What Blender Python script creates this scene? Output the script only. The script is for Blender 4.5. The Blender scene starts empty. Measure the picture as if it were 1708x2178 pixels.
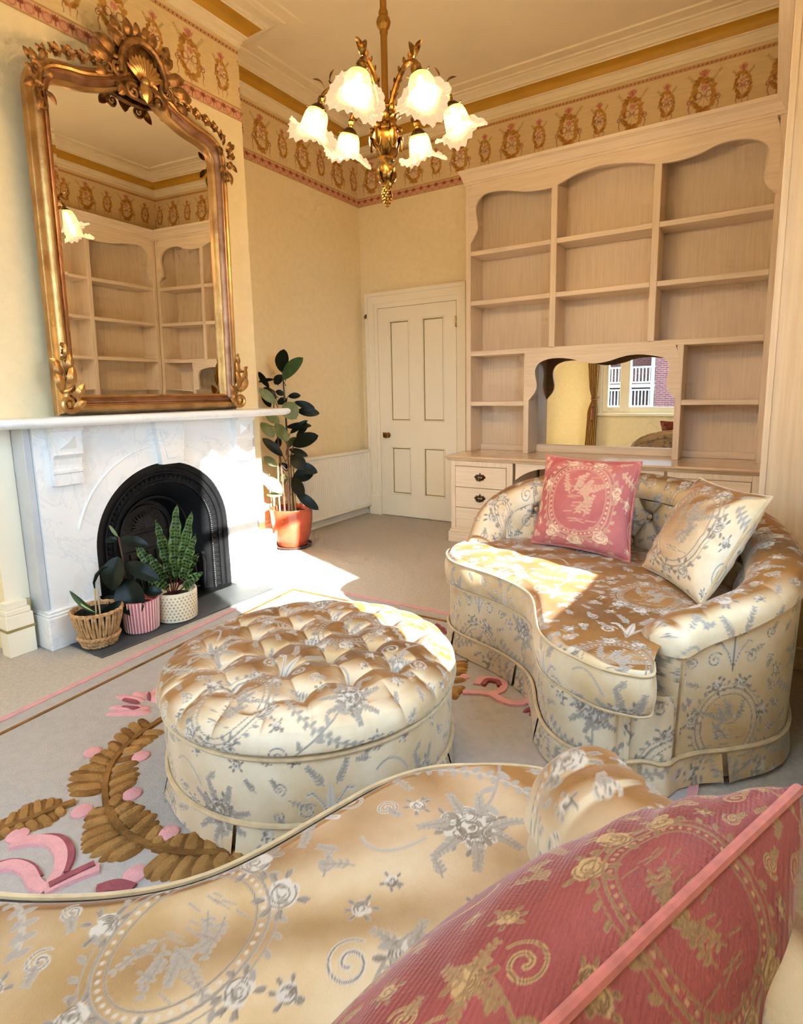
import bpy, math, random
import numpy as np
from mathutils import Vector, Matrix

random.seed(7)
RNG = np.random.default_rng(11)
PI = math.pi
scene = bpy.context.scene
COL = scene.collection


def lin(c):
    return tuple(((v / 255) / 12.92 if v / 255 <= 0.04045 else ((v / 255 + 0.055) / 1.055) ** 2.4) for v in c)


# ------------------------------------------------------------------ camera, light, exposure
CAMP = np.array([3.495, -4.7157, 1.2121])
YAW, PITCH, ROLL, FPX, PPX, PPY = 0.5569, -0.156, -0.0173, 1217.83, 877.59, 1029.40
_cy, _sy, _cp, _sp = math.cos(YAW), math.sin(YAW), math.cos(PITCH), math.sin(PITCH)
FWD = np.array([-_sy * _cp, _cy * _cp, _sp])
_rt = np.array([_cy, _sy, 0.0])
_up = np.cross(_rt, FWD)
_c, _s = math.cos(ROLL), math.sin(ROLL)
CR = _c * _rt + _s * _up
CU = -_s * _rt + _c * _up
cam_data = bpy.data.cameras.new('camera')
cam = bpy.data.objects.new('camera', cam_data)
COL.objects.link(cam)
cam_data.sensor_fit = 'HORIZONTAL'
cam_data.sensor_width = 36.0
cam_data.lens = FPX * 36.0 / 1708.0
cam_data.shift_x = (854 - PPX) / 1708.0
cam_data.shift_y = (PPY - 1089) / 1708.0
cam_data.clip_start = 0.02
cam_data.clip_end = 200
M = Matrix.Identity(4)
for i in range(3):
    M[i][0], M[i][1], M[i][2], M[i][3] = CR[i], CU[i], -FWD[i], CAMP[i]
cam.matrix_world = M
scene.camera = cam

world = bpy.data.worlds.new('sky')
scene.world = world
world.use_nodes = True
bg = world.node_tree.nodes['Background']
bg.inputs[0].default_value = (0.50, 0.73, 1.0, 1)
bg.inputs[1].default_value = 9.5

SUN_DIR = Vector((-1.0, 0.38, -0.47)).normalized()
sun_data = bpy.data.lights.new('sun', 'SUN')
sun_data.energy = 34.0
sun_data.color = (1.0, 0.96, 0.90)
sun_data.angle = math.radians(0.6)
sun = bpy.data.objects.new('sun', sun_data)
COL.objects.link(sun)
sun.rotation_euler = SUN_DIR.to_track_quat('-Z', 'Y').to_euler()


def portal(name, loc, sx, sy, direction):
    d = bpy.data.lights.new(name, 'AREA')
    d.shape = 'RECTANGLE'
    d.size, d.size_y = sx, sy
    d.cycles.is_portal = True
    o = bpy.data.objects.new(name, d)
    COL.objects.link(o)
    o.location = loc
    o.rotation_euler = Vector(direction).to_track_quat('-Z', 'Y').to_euler()


portal('window_portal_right', (3.80, -3.20, 1.58), 1.04, 1.56, (-1, 0, 0))
portal('window_portal_rear', (2.10, -5.68, 1.92), 2.2, 2.1, (0, 1, 0))

scene.view_settings.view_transform = 'Standard'
scene.view_settings.look = 'None'
scene.view_settings.exposure = 0.36
scene.view_settings.gamma = 1.0
scene.view_settings.use_curve_mapping = False
scene.cycles.max_bounces = 6
scene.cycles.diffuse_bounces = 4
scene.cycles.glossy_bounces = 4
scene.cycles.transmission_bounces = 4
scene.cycles.transparent_max_bounces = 6
scene.cycles.sample_clamp_indirect = 6.0
scene.cycles.caustics_reflective = False
scene.cycles.caustics_refractive = False
scene.cycles.use_denoising = True
scene.cycles.use_adaptive_sampling = True
scene.cycles.adaptive_threshold = 0.12
scene.cycles.adaptive_min_samples = 12


# ------------------------------------------------------------------ pixel -> world helpers
def ray(px, py):
    return FWD + CR * (px - PPX) / FPX - CU * (py - PPY) / FPX


def hit(px, py, ax, val):
    d = ray(px, py)
    return CAMP + d * ((val - CAMP[ax]) / d[ax])


HN = np.array([-math.sin(YAW), math.cos(YAW), 0.0])


def hplane(px, py, p0):
    d = ray(px, py)
    return CAMP + d * (((np.array(p0) - CAMP) @ HN) / (d @ HN))


# ------------------------------------------------------------------ materials
def new_mat(name):
    m = bpy.data.materials.new(name)
    m.use_nodes = True
    nt = m.node_tree
    return m, nt, nt.nodes['Principled BSDF']


def mat(name, rgb, rough=0.5, metal=0.0, var=0.10, scale=8.0, bump=0.0, bscale=60.0, spec=0.5, sheen=0.0,
        stretch=(1, 1, 1), rgb2=None, coat=0.0, detail=4.0):
    m, nt, b = new_mat(name)
    N, L = nt.nodes, nt.links
    c1 = lin(rgb)
    c2 = lin(rgb2) if rgb2 else tuple(v * (1 - var) for v in c1)
    tc = N.new('ShaderNodeTexCoord')
    mp = N.new('ShaderNodeMapping')
    mp.inputs['Scale'].default_value = stretch
    L.new(tc.outputs['Object'], mp.inputs['Vector'])
    nz = N.new('ShaderNodeTexNoise')
    nz.inputs['Scale'].default_value = scale
    nz.inputs['Detail'].default_value = detail
    L.new(mp.outputs[0], nz.inputs['Vector'])
    rp = N.new('ShaderNodeValToRGB')
    rp.color_ramp.elements[0].position = 0.35
    rp.color_ramp.elements[1].position = 0.65
    rp.color_ramp.elements[0].color = (*c2, 1)
    rp.color_ramp.elements[1].color = (*c1, 1)
    L.new(nz.outputs['Fac'], rp.inputs[0])
    L.new(rp.outputs[0], b.inputs['Base Color'])
    b.inputs['Roughness'].default_value = rough
    b.inputs['Metallic'].default_value = metal
    b.inputs['Specular IOR Level'].default_value = spec
    if sheen:
        b.inputs['Sheen Weight'].default_value = sheen
        b.inputs['Sheen Roughness'].default_value = 0.4
    if coat:
        b.inputs['Coat Weight'].default_value = coat
        b.inputs['Coat Roughness'].default_value = 0.08
    if bump:
        n2 = N.new('ShaderNodeTexNoise')
        n2.inputs['Scale'].default_value = bscale
        n2.inputs['Detail'].default_value = 3
        L.new(mp.outputs[0], n2.inputs['Vector'])
        bp = N.new('ShaderNodeBump')
        bp.inputs['Strength'].default_value = bump
        bp.inputs['Distance'].default_value = 0.01
        L.new(n2.outputs['Fac'], bp.inputs['Height'])
        L.new(bp.outputs[0], b.inputs['Normal'])
    return m


def emis(name, rgb, strength, base=None, clear=0.0):
    m, nt, b = new_mat(name)
    b.inputs['Base Color'].default_value = (*lin(base or rgb), 1)
    b.inputs['Emission Color'].default_value = (*lin(rgb), 1)
    b.inputs['Emission Strength'].default_value = strength
    b.inputs['Roughness'].default_value = 0.3
    if clear:                                # thin glass: part of the bulb's light passes straight through
        tr = nt.nodes.new('ShaderNodeBsdfTransparent')
        mx = nt.nodes.new('ShaderNodeMixShader')
        mx.inputs[0].default_value = clear
        nt.links.new(b.outputs[0], mx.inputs[1])
        nt.links.new(tr.outputs[0], mx.inputs[2])
        nt.links.new(mx.outputs[0], nt.nodes['Material Output'].inputs[0])
    return m


def attr_mat(name, attr, rough=0.7, bump=0.0, bscale=200.0, sheen=0.0, spec=0.3):
    """colour comes from a per-vertex pattern on the object's own mesh"""
    m, nt, b = new_mat(name)
    N, L = nt.nodes, nt.links
    a = N.new('ShaderNodeAttribute')
    a.attribute_name = attr
    nz = N.new('ShaderNodeTexNoise')
    nz.inputs['Scale'].default_value = 30
    mx = N.new('ShaderNodeMix')
    mx.data_type = 'RGBA'
    mx.blend_type = 'MULTIPLY'
    mx.inputs['Factor'].default_value = 0.25
    L.new(a.outputs['Color'], mx.inputs['A'])
    L.new(nz.outputs['Fac'], mx.inputs['B'])
    L.new(mx.outputs['Result'], b.inputs['Base Color'])
    b.inputs['Roughness'].default_value = rough
    b.inputs['Specular IOR Level'].default_value = spec
    if sheen:
        b.inputs['Sheen Weight'].default_value = sheen
    return m


def velvet(name, dark, light, motif, line, sheen=0.5, rib=0.0, nap=2.2, face=None):
    """velvet: nap varies between two tones, woven motif read from the mesh attribute 'motif' (r fill, g outline)"""
    m, nt, b = new_mat(name)
    N, L = nt.nodes, nt.links
    tc = N.new('ShaderNodeTexCoord')
    nz = N.new('ShaderNodeTexNoise')
    nz.inputs['Scale'].default_value = nap
    nz.inputs['Detail'].default_value = 5
    nz.inputs['Roughness'].default_value = 0.6
    L.new(tc.outputs['Object'], nz.inputs['Vector'])
    rp = N.new('ShaderNodeValToRGB')
    rp.color_ramp.elements[0].position = 0.36
    rp.color_ramp.elements[1].position = 0.64
    rp.color_ramp.elements[0].color = (*lin(dark), 1)
    rp.color_ramp.elements[1].color = (*lin(light), 1)
    L.new(nz.outputs['Fac'], rp.inputs[0])
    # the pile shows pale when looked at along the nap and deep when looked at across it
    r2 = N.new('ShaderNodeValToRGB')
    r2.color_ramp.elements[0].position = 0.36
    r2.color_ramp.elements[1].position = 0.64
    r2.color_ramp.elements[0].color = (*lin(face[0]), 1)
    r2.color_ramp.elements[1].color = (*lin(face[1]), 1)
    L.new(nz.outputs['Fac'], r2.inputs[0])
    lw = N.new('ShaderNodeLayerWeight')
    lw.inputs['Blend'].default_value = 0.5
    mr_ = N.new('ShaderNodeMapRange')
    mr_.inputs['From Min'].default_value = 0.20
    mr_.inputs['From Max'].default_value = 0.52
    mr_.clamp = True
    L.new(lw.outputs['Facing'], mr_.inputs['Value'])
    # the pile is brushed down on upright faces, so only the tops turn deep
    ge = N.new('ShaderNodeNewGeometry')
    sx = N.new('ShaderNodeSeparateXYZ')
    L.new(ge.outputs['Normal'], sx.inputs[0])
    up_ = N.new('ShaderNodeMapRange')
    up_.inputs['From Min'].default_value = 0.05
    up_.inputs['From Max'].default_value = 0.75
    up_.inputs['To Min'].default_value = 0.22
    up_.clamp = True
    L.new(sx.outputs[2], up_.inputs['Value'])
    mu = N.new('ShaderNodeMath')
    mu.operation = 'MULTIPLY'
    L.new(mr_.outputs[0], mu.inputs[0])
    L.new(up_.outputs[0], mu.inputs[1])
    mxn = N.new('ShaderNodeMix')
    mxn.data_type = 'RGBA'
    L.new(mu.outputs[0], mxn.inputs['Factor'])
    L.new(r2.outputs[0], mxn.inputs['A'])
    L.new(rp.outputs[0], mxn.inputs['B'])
    a = N.new('ShaderNodeAttribute')
    a.attribute_name = 'motif'
    sp = N.new('ShaderNodeSeparateColor')
    L.new(a.outputs['Color'], sp.inputs[0])
    fz = N.new('ShaderNodeTexNoise')
    fz.inputs['Scale'].default_value = 260
    L.new(tc.outputs['Object'], fz.inputs['Vector'])
    ma = N.new('ShaderNodeMath')
    ma.operation = 'MULTIPLY_ADD'
    L.new(fz.outputs['Fac'], ma.inputs[0])
    ma.inputs[1].default_value = 0.5
    ma.inputs[2].default_value = 0.62
    mf = N.new('ShaderNodeMath')
    mf.operation = 'MULTIPLY'
    mf.use_clamp = True
    L.new(sp.outputs[0], mf.inputs[0])
    L.new(ma.outputs[0], mf.inputs[1])
    m1 = N.new('ShaderNodeMix')
    m1.data_type = 'RGBA'
    L.new(mf.outputs[0], m1.inputs['Factor'])
    L.new(mxn.outputs['Result'], m1.inputs['A'])
    m1.inputs['B'].default_value = (*lin(motif), 1)
    m2 = N.new('ShaderNodeMix')
    m2.data_type = 'RGBA'
    L.new(sp.outputs[1], m2.inputs['Factor'])
    L.new(m1.outputs['Result'], m2.inputs['A'])
    m2.inputs['B'].default_value = (*lin(line), 1)
    L.new(m2.outputs['Result'], b.inputs['Base Color'])
    b.inputs['Roughness'].default_value = 0.55
    b.inputs['Specular IOR Level'].default_value = 0.25
    b.inputs['Sheen Weight'].default_value = sheen
    b.inputs['Sheen Roughness'].default_value = 0.35
    hh = N.new('ShaderNodeMath')
    hh.operation = 'MULTIPLY_ADD'
    L.new(sp.outputs[0], hh.inputs[0])
    hh.inputs[1].default_value = -1.0
    L.new(fz.outputs['Fac'], hh.inputs[2])
    src = hh.outputs[0]
    if rib:
        wv = N.new('ShaderNodeTexWave')
        wv.inputs['Scale'].default_value = rib
        wv.inputs['Distortion'].default_value = 0.6
        L.new(tc.outputs['Object'], wv.inputs['Vector'])
        ad = N.new('ShaderNodeMath')
        ad.operation = 'MULTIPLY_ADD'
        L.new(wv.outputs['Fac'], ad.inputs[0])
        ad.inputs[1].default_value = 0.5
        L.new(src, ad.inputs[2])
        src = ad.outputs[0]
    bp = N.new('ShaderNodeBump')
    bp.inputs['Strength'].default_value = 0.35
    bp.inputs['Distance'].default_value = 0.002
    L.new(src, bp.inputs['Height'])
    L.new(bp.outputs[0], b.inputs['Normal'])
    return m


def glass_mat(name):
    m, nt, b = new_mat(name)
    N, L = nt.nodes, nt.links
    N.remove(b)
    t = N.new('ShaderNodeBsdfTransparent')
    t.inputs[0].default_value = (0.97, 0.98, 0.97, 1)
    g = N.new('ShaderNodeBsdfGlossy')
    g.inputs['Roughness'].default_value = 0.02
    mx = N.new('ShaderNodeMixShader')
    mx.inputs[0].default_value = 0.04
    L.new(t.outputs[0], mx.inputs[1])
    L.new(g.outputs[0], mx.inputs[2])
    L.new(mx.outputs[0], N['Material Output'].inputs[0])
    return m


def wood(name, rgb, rgb2, stretch, scale=5.0, rough=0.45):
    return mat(name, rgb, rough, rgb2=rgb2, scale=scale, stretch=stretch, bump=0.06, bscale=scale * 2, detail=8)


def marble(name):
    m, nt, b = new_mat(name)
    N, L = nt.nodes, nt.links
    tc = N.new('ShaderNodeTexCoord')
    nz = N.new('ShaderNodeTexNoise')
    nz.inputs['Scale'].default_value = 3.2
    nz.inputs['Detail'].default_value = 9
    nz.inputs['Roughness'].default_value = 0.62
    nz.inputs['Distortion'].default_value = 1.4
    L.new(tc.outputs['Object'], nz.inputs['Vector'])
    rp = N.new('ShaderNodeValToRGB')
    e = rp.color_ramp.elements
    e[0].position, e[0].color = 0.30, (*lin((238, 238, 236)), 1)
    e[1].position, e[1].color = 0.62, (*lin((228, 230, 230)), 1)
    k = e.new(0.475)
    k.color = (*lin((236, 236, 235)), 1)
    k = e.new(0.50)
    k.color = (*lin((222, 225, 228)), 1)
    k = e.new(0.525)
    k.color = (*lin((236, 236, 234)), 1)
    L.new(nz.outputs['Fac'], rp.inputs[0])
    L.new(rp.outputs[0], b.inputs['Base Color'])
    b.inputs['Roughness'].default_value = 0.3
    return m


MAT = {}
MAT['wall'] = mat('cream_wallpaper', (241, 222, 180), 0.75, var=0.05, scale=22, bump=0.08, bscale=140, spec=0.25)
MAT['ceiling'] = mat('ceiling_paint', (240, 222, 188), 0.85, var=0.03, scale=3, spec=0.2)
MAT['white_paint'] = mat('cream_gloss_paint', (245, 234, 210), 0.4, var=0.02, scale=5)
MAT['cornice'] = mat('cornice_plaster', (240, 222, 185), 0.7, var=0.04, scale=10)
MAT['gold_band'] = mat('ochre_band_paint', (196, 146, 40), 0.6, var=0.10, scale=9)
MAT['gold_line'] = mat('gilt_line_paint', (160, 140, 80), 0.45, var=0.1, scale=20)
MAT['carpet'] = mat('beige_carpet', (194, 184, 172), 0.95, var=0.14, scale=60, bump=0.5, bscale=260, spec=0.1)
MAT['wood_v'] = wood('limed_oak_upright', (236, 216, 190), (226, 203, 175), (14, 14, 0.7))
MAT['wood_h'] = wood('limed_oak_lengthwise', (240, 220, 194), (228, 206, 178), (0.7, 14, 14))
MAT['wood_y'] = wood('limed_oak_crosswise', (240, 220, 194), (228, 206, 178), (14, 0.7, 14))
MAT['mirror'] = mat('mirror_silver', (245, 245, 240), 0.0, metal=1.0, var=0.0)
MAT['marble'] = marble('veined_white_marble')
MAT['grey_marble'] = mat('grey_marble', (196, 198, 200), 0.35, var=0.12, scale=5)
MAT['iron'] = mat('blackleaded_iron', (34, 35, 37), 0.38, metal=0.6, var=0.3, scale=14, bump=0.1, bscale=90)
MAT['slate'] = mat('slate', (70, 74, 76), 0.55, var=0.2, scale=6, bump=0.1)
MAT['gilt'] = mat('antique_gilt', (202, 160, 98), 0.34, metal=0.85, rgb2=(168, 122, 70), scale=10, bump=0.12, bscale=60)
MAT['gilt_dark'] = mat('dark_gilt', (170, 124, 70), 0.42, metal=0.7, rgb2=(112, 78, 46), scale=30, bump=0.15, bscale=80)
MAT['gilt_bronze'] = mat('rubbed_bronze_gilt', (176, 130, 96), 0.36, metal=0.7, rgb2=(140, 96, 62), scale=12)
MAT['brass'] = mat('aged_brass', (176, 130, 60), 0.25, metal=1.0, rgb2=(90, 60, 26), scale=25)
MAT['brass_plain'] = mat('plain_brass_tube', (176, 128, 52), 0.42, metal=0.8, var=0.15, scale=6)
MAT['bronze'] = mat('dark_bronze', (84, 62, 38), 0.4, metal=0.9, var=0.4, scale=40)
MAT['radiator'] = mat('radiator_enamel', (244, 236, 218), 0.35, var=0.01)
MAT['copper'] = mat('copper_pipe', (150, 80, 50), 0.4, metal=0.6)
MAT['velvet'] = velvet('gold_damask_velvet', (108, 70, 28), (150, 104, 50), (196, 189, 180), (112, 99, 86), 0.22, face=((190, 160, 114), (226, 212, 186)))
MAT['velvet_trim'] = mat('gold_velvet_piping', (198, 172, 132), 0.6, var=0.2, scale=30, sheen=0.5)
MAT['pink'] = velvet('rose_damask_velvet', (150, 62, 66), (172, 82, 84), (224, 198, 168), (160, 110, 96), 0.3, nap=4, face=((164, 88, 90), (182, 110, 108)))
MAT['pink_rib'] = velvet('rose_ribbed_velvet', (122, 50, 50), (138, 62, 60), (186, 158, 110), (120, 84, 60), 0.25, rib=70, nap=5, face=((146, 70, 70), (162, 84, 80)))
MAT['pink_trim'] = mat('rose_piping', (200, 112, 104), 0.6, var=0.25, scale=60, sheen=0.4)
MAT['rug'] = mat('cream_wool_rug', (176, 170, 166), 0.95, var=0.08, scale=40, bump=0.4, bscale=240, spec=0.1)
MAT['rug_brown'] = mat('rug_brown_wool', (150, 108, 58), 0.95, rgb2=(112, 78, 42), scale=12, bump=0.5, bscale=200, spec=0.1)
MAT['rug_tan'] = mat('rug_tan_wool', (172, 130, 78), 0.95, rgb2=(146, 106, 60), scale=12, bump=0.5, bscale=200, spec=0.1)
MAT['rug_pink'] = mat('rug_pink_wool', (216, 160, 164), 0.95, var=0.1, scale=30, bump=0.4, bscale=200, spec=0.1)
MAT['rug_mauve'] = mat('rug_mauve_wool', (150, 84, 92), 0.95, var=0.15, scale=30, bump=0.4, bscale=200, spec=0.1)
MAT['leaf_dark'] = mat('rubber_leaf_dark', (22, 30, 20), 0.34, rgb2=(14, 20, 12), scale=20, spec=0.16)
MAT['leaf_olive'] = mat('rubber_leaf_underside', (120, 130, 84), 0.5, rgb2=(96, 108, 66), scale=20)
MAT['leaf_green'] = mat('leaf_green', (60, 88, 48), 0.35, rgb2=(40, 66, 36), scale=20)
MAT['stem'] = mat('brown_stem', (88, 62, 46), 0.6, var=0.2, scale=40)
MAT['cane'] = mat('bamboo_cane', (206, 176, 120), 0.6, var=0.15, scale=30)
MAT['terracotta'] = mat('glazed_terracotta', (196, 92, 62), 0.14, rgb2=(172, 72, 50), scale=5, coat=0.6)
MAT['soil'] = mat('potting_soil', (40, 30, 24), 0.95, var=0.5, scale=80, bump=0.8, bscale=120)
MAT['saucer'] = mat('dark_saucer', (92, 60, 52), 0.25, var=0.2)
MAT['wicker'] = mat('water_hyacinth_weave', (206, 164, 112), 0.8, rgb2=(168, 124, 80), scale=40, bump=0.4, bscale=150)
MAT['pink_pot'] = mat('pink_ceramic', (206, 128, 132), 0.35, rgb2=(188, 108, 114), scale=10)
MAT['pink_pot_rib'] = mat('pale_pink_rib', (240, 204, 198), 0.35, var=0.05)
MAT['cream_pot'] = mat('cream_ceramic', (236, 224, 198), 0.5, var=0.06, scale=14)
MAT['tan_pot'] = mat('tan_ceramic_mark', (186, 160, 118), 0.5, var=0.15, scale=14)
MAT['shade'] = emis('lit_glass_shade', (255, 188, 96), 3.4, (104, 78, 44), .45)
MAT['shade_frill'] = emis('lit_glass_frill', (255, 214, 166), 0.9, (140, 106, 78), .3)
MAT['bulb'] = emis('lit_bulb', (255, 216, 158), 620.0)
MAT['glass'] = glass_mat('window_glass')
MAT['curtain'] = mat('gold_curtain_silk', (196, 150, 78), 0.6, var=0.25, scale=10, stretch=(6, 6, 0.6), sheen=0.3)
MAT['tassel'] = mat('brown_tassel', (140, 84, 50), 0.8, var=0.2)
MAT['blind'] = mat('cream_blind_cloth', (236, 224, 196), 0.8, var=0.04)
MAT['asphalt'] = mat('street_ground', (84, 84, 78), 0.9, var=0.2)
MAT['out_white'] = mat('balcony_white_paint', (176, 172, 162), 0.6, var=0.04)
MAT['foliage'] = mat('street_tree_foliage', (130, 160, 70), 0.8, rgb2=(80, 116, 50), scale=3, bump=0.6, bscale=8)
MAT['bark'] = mat('street_tree_bark', (90, 72, 56), 0.9, var=0.2)


def brick_mat():
    m, nt, b = new_mat('red_brick')
    N, L = nt.nodes, nt.links
    tc = N.new('ShaderNodeTexCoord')
    mp = N.new('ShaderNodeMapping')
    mp.inputs['Rotation'].default_value = (PI / 2, 0, 0)
    L.new(tc.outputs['Object'], mp.inputs['Vector'])
    br = N.new('ShaderNodeTexBrick')
    br.inputs['Color1'].default_value = (*lin((112, 48, 44)), 1)
    br.inputs['Color2'].default_value = (*lin((92, 36, 36)), 1)
    br.inputs['Mortar'].default_value = (*lin((130, 100, 94)), 1)
    br.inputs['Scale'].default_value = 1.0
    br.inputs['Mortar Size'].default_value = 0.012
    br.inputs['Brick Width'].default_value = 0.22
    br.inputs['Row Height'].default_value = 0.075
    L.new(mp.outputs[0], br.inputs['Vector'])
    L.new(br.outputs['Color'], b.inputs['Base Color'])
    b.inputs['Roughness'].default_value = 0.9
    return m


MAT['brick'] = brick_mat()


# ------------------------------------------------------------------ mesh helpers
class MB:
    def __init__(self):
        self.v, self.f = [], []

    def add(self, vs, fs):
        n = len(self.v)
        self.v.extend([tuple(float(c) for c in v) for v in vs])
        self.f.extend([tuple(i + n for i in f) for f in fs])
        return self

    def box(self, x0, x1, y0, y1, z0, z1, b=0.0):
        if x0 > x1: x0, x1 = x1, x0
        if y0 > y1: y0, y1 = y1, y0
        if z0 > z1: z0, z1 = z1, z0
        b = min(b, (x1 - x0) * .45, (y1 - y0) * .45, (z1 - z0) * .45)
        if b <= 0:
            vs = [(x, y, z) for x in (x0, x1) for y in (y0, y1) for z in (z0, z1)]
            fs = [(0, 1, 3, 2), (4, 6, 7, 5), (0, 4, 5, 1), (2, 3, 7, 6), (0, 2, 6, 4), (1, 5, 7, 3)]
            return self.add(vs, fs)
        vs, idx = [], {}
        for i, x in enumerate((x0, x1)):
            for j, y in enumerate((y0, y1)):
                for k, z in enumerate((z0, z1)):
                    sx, sy, sz = (b if i == 0 else -b), (b if j == 0 else -b), (b if k == 0 else -b)
                    idx[i, j, k, 0] = len(vs); vs.append((x, y + sy, z + sz))
                    idx[i, j, k, 1] = len(vs); vs.append((x + sx, y, z + sz))
                    idx[i, j, k, 2] = len(vs); vs.append((x + sx, y + sy, z))
        I = lambda i, j, k, a: idx[i, j, k, a]
        fs = []
        for i in (0, 1):
            q = [I(i, 0, 0, 0), I(i, 1, 0, 0), I(i, 1, 1, 0), I(i, 0, 1, 0)]
            fs.append(q if i else q[::-1])
            q = [I(0, i, 0, 1), I(0, i, 1, 1), I(1, i, 1, 1), I(1, i, 0, 1)]
            fs.append(q if i else q[::-1])
            q = [I(0, 0, i, 2), I(1, 0, i, 2), I(1, 1, i, 2), I(0, 1, i, 2)]
            fs.append(q if i else q[::-1])
        for i in (0, 1):
            for j in (0, 1):
                fs.append([I(i, j, 0, 0), I(i, j, 1, 0), I(i, j, 1, 1), I(i, j, 0, 1)])
                fs.append([I(i, 0, j, 0), I(i, 1, j, 0), I(i, 1, j, 2), I(i, 0, j, 2)])
                fs.append([I(0, i, j, 1), I(1, i, j, 1), I(1, i, j, 2), I(0, i, j, 2)])
                for k in (0, 1):
                    fs.append([I(i, j, k, 0), I(i, j, k, 1), I(i, j, k, 2)])
        return self.add(vs, fs)

    def prism(self, poly, ax, a, b):
        """polygon (2-D) extruded along axis ax from a to b"""
        def put(p, h):
            return [(h, p[0], p[1]), (p[0], h, p[1]), (p[0], p[1], h)][ax]
        n = len(poly)
        vs = [put(p, a) for p in poly] + [put(p, b) for p in poly]
        fs = [tuple(range(n))[::-1], tuple(range(n, 2 * n))]
        fs += [(i, (i + 1) % n, n + (i + 1) % n, n + i) for i in range(n)]
        return self.add(vs, fs)

    def strip_prism(self, top, bot, ax, a, b):
        """solid between two polylines of equal length, extruded along ax (no big n-gons)"""
        for i in range(len(top) - 1):
            self.prism([bot[i], bot[i + 1], top[i + 1], top[i]], ax, a, b)
        return self

    def lathe(self, prof, c=(0, 0, 0), n=24, axis=None, fn=None):
        vs, fs = [], []
        for r, z in prof:
            for k in range(n):
                t = 2 * PI * k / n
                rr, zz = (fn(r, z, t) if fn else (r, z))
                vs.append((rr * math.cos(t), rr * math.sin(t), zz))
        m = len(prof)
        for i in range(m - 1):
            for k in range(n):
                fs.append((i * n + k, i * n + (k + 1) % n, (i + 1) * n + (k + 1) % n, (i + 1) * n + k))
        if axis is not None:
            q = Vector((0, 0, 1)).rotation_difference(Vector(axis))
            vs = [tuple(q @ Vector(v)) for v in vs]
        return self.add([(v[0] + c[0], v[1] + c[1], v[2] + c[2]) for v in vs], fs)

    def tube(self, path, rad, n=8, cap=True, closed=False):
        P = [Vector(p) for p in path]
        m = len(P)
        if isinstance(rad, (int, float)):
            rad = [rad] * m
        vs, fs = [], []
        ref = None
        for i, p in enumerate(P):
            a = P[(i - 1) % m] if (closed or i > 0) else P[i]
            c = P[(i + 1) % m] if (closed or i < m - 1) else P[i]
            t = (c - a)
            t = t.normalized() if t.length > 1e-9 else Vector((0, 0, 1))
            if ref is None:
                ref = t.orthogonal().normalized()
            ref = (ref - t * ref.dot(t))
            ref = ref.normalized() if ref.length > 1e-6 else t.orthogonal().normalized()
            bn = t.cross(ref)
            for k in range(n):
                w = 2 * PI * k / n
                vs.append(p + (ref * math.cos(w) + bn * math.sin(w)) * rad[i])
        for i in range(m if closed else m - 1):
            j = (i + 1) % m
            for k in range(n):
                fs.append((i * n + k, i * n + (k + 1) % n, j * n + (k + 1) % n, j * n + k))
        if cap and not closed:
            fs.append(tuple(range(n))[::-1])
            fs.append(tuple(range((m - 1) * n, m * n)))
        return self.add(vs, fs)

    def ball(self, c, r, n=10, sq=(1, 1, 1)):
        h = max(4, n // 2)
        prof = [(math.sin(PI * i / h) * 1.0, -math.cos(PI * i / h)) for i in range(h + 1)]
        vs, fs = [], []
        for a, z in prof:
            for k in range(n):
                t = 2 * PI * k / n
                vs.append((c[0] + r * sq[0] * a * math.cos(t), c[1] + r * sq[1] * a * math.sin(t), c[2] + r * sq[2] * z))
        for i in range(h):
            for k in range(n):
                fs.append((i * n + k, i * n + (k + 1) % n, (i + 1) * n + (k + 1) % n, (i + 1) * n + k))
        return self.add(vs, fs)

    def leaf(self, base, tip, width, normal=(0, 0, 1), droop=0.0, fold=0.12, nl=10, nw=4, power=0.75, wave=0.0, pk=0.5, thick=0.0):
        B, T = Vector(base), Vector(tip)
        ax = T - B
        ln = ax.length
        ax.normalize()
        nn = Vector(normal)
        nn = nn - ax * nn.dot(ax)
        nn = nn.normalized() if nn.length > 1e-6 else ax.orthogonal().normalized()
        sd = ax.cross(nn)
        vs, fs = [], []
        for i in range(nl + 1):
            t = i / nl
            tt = t ** (math.log(0.5) / math.log(pk))
            w = width * 0.5 * max(0.0, math.sin(PI * tt)) ** power
            c = B + ax * (ln * t) + nn * (droop * ln * math.sin(PI * t))
            for j in range(-nw, nw + 1):
                s = j / nw
                off = fold * w * abs(s) + wave * ln * math.sin(t * 26 + (0 if s > 0 else 1.3)) * abs(s)
                vs.append(c + sd * (w * s) + nn * off)
        k = 2 * nw + 1
        for i in range(nl):
            for j in range(k - 1):
                fs.append((i * k + j, i * k + j + 1, (i + 1) * k + j + 1, (i + 1) * k + j))
        return self.add(vs, fs)

    def build(self, name, material, parent=None, smooth=True, inv=None):
        me = bpy.data.meshes.new(name)
        me.from_pydata(self.v, [], self.f)
        me.update()
        if smooth:
            me.polygons.foreach_set('use_smooth', [True] * len(me.polygons))
            try:
                me.set_sharp_from_angle(angle=math.radians(38))
            except Exception:
                pass
        return link(name, me, material, parent)


def link(name, me, material, parent=None):
    o = bpy.data.objects.new(name, me)
    COL.objects.link(o)
    if material is not None:
        me.materials.append(material)
    if parent is not None:
        o.parent = parent
        if 'base' in parent:
            o.matrix_parent_inverse = Matrix.Translation(Vector(parent['base'])).inverted()
    return o


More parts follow.
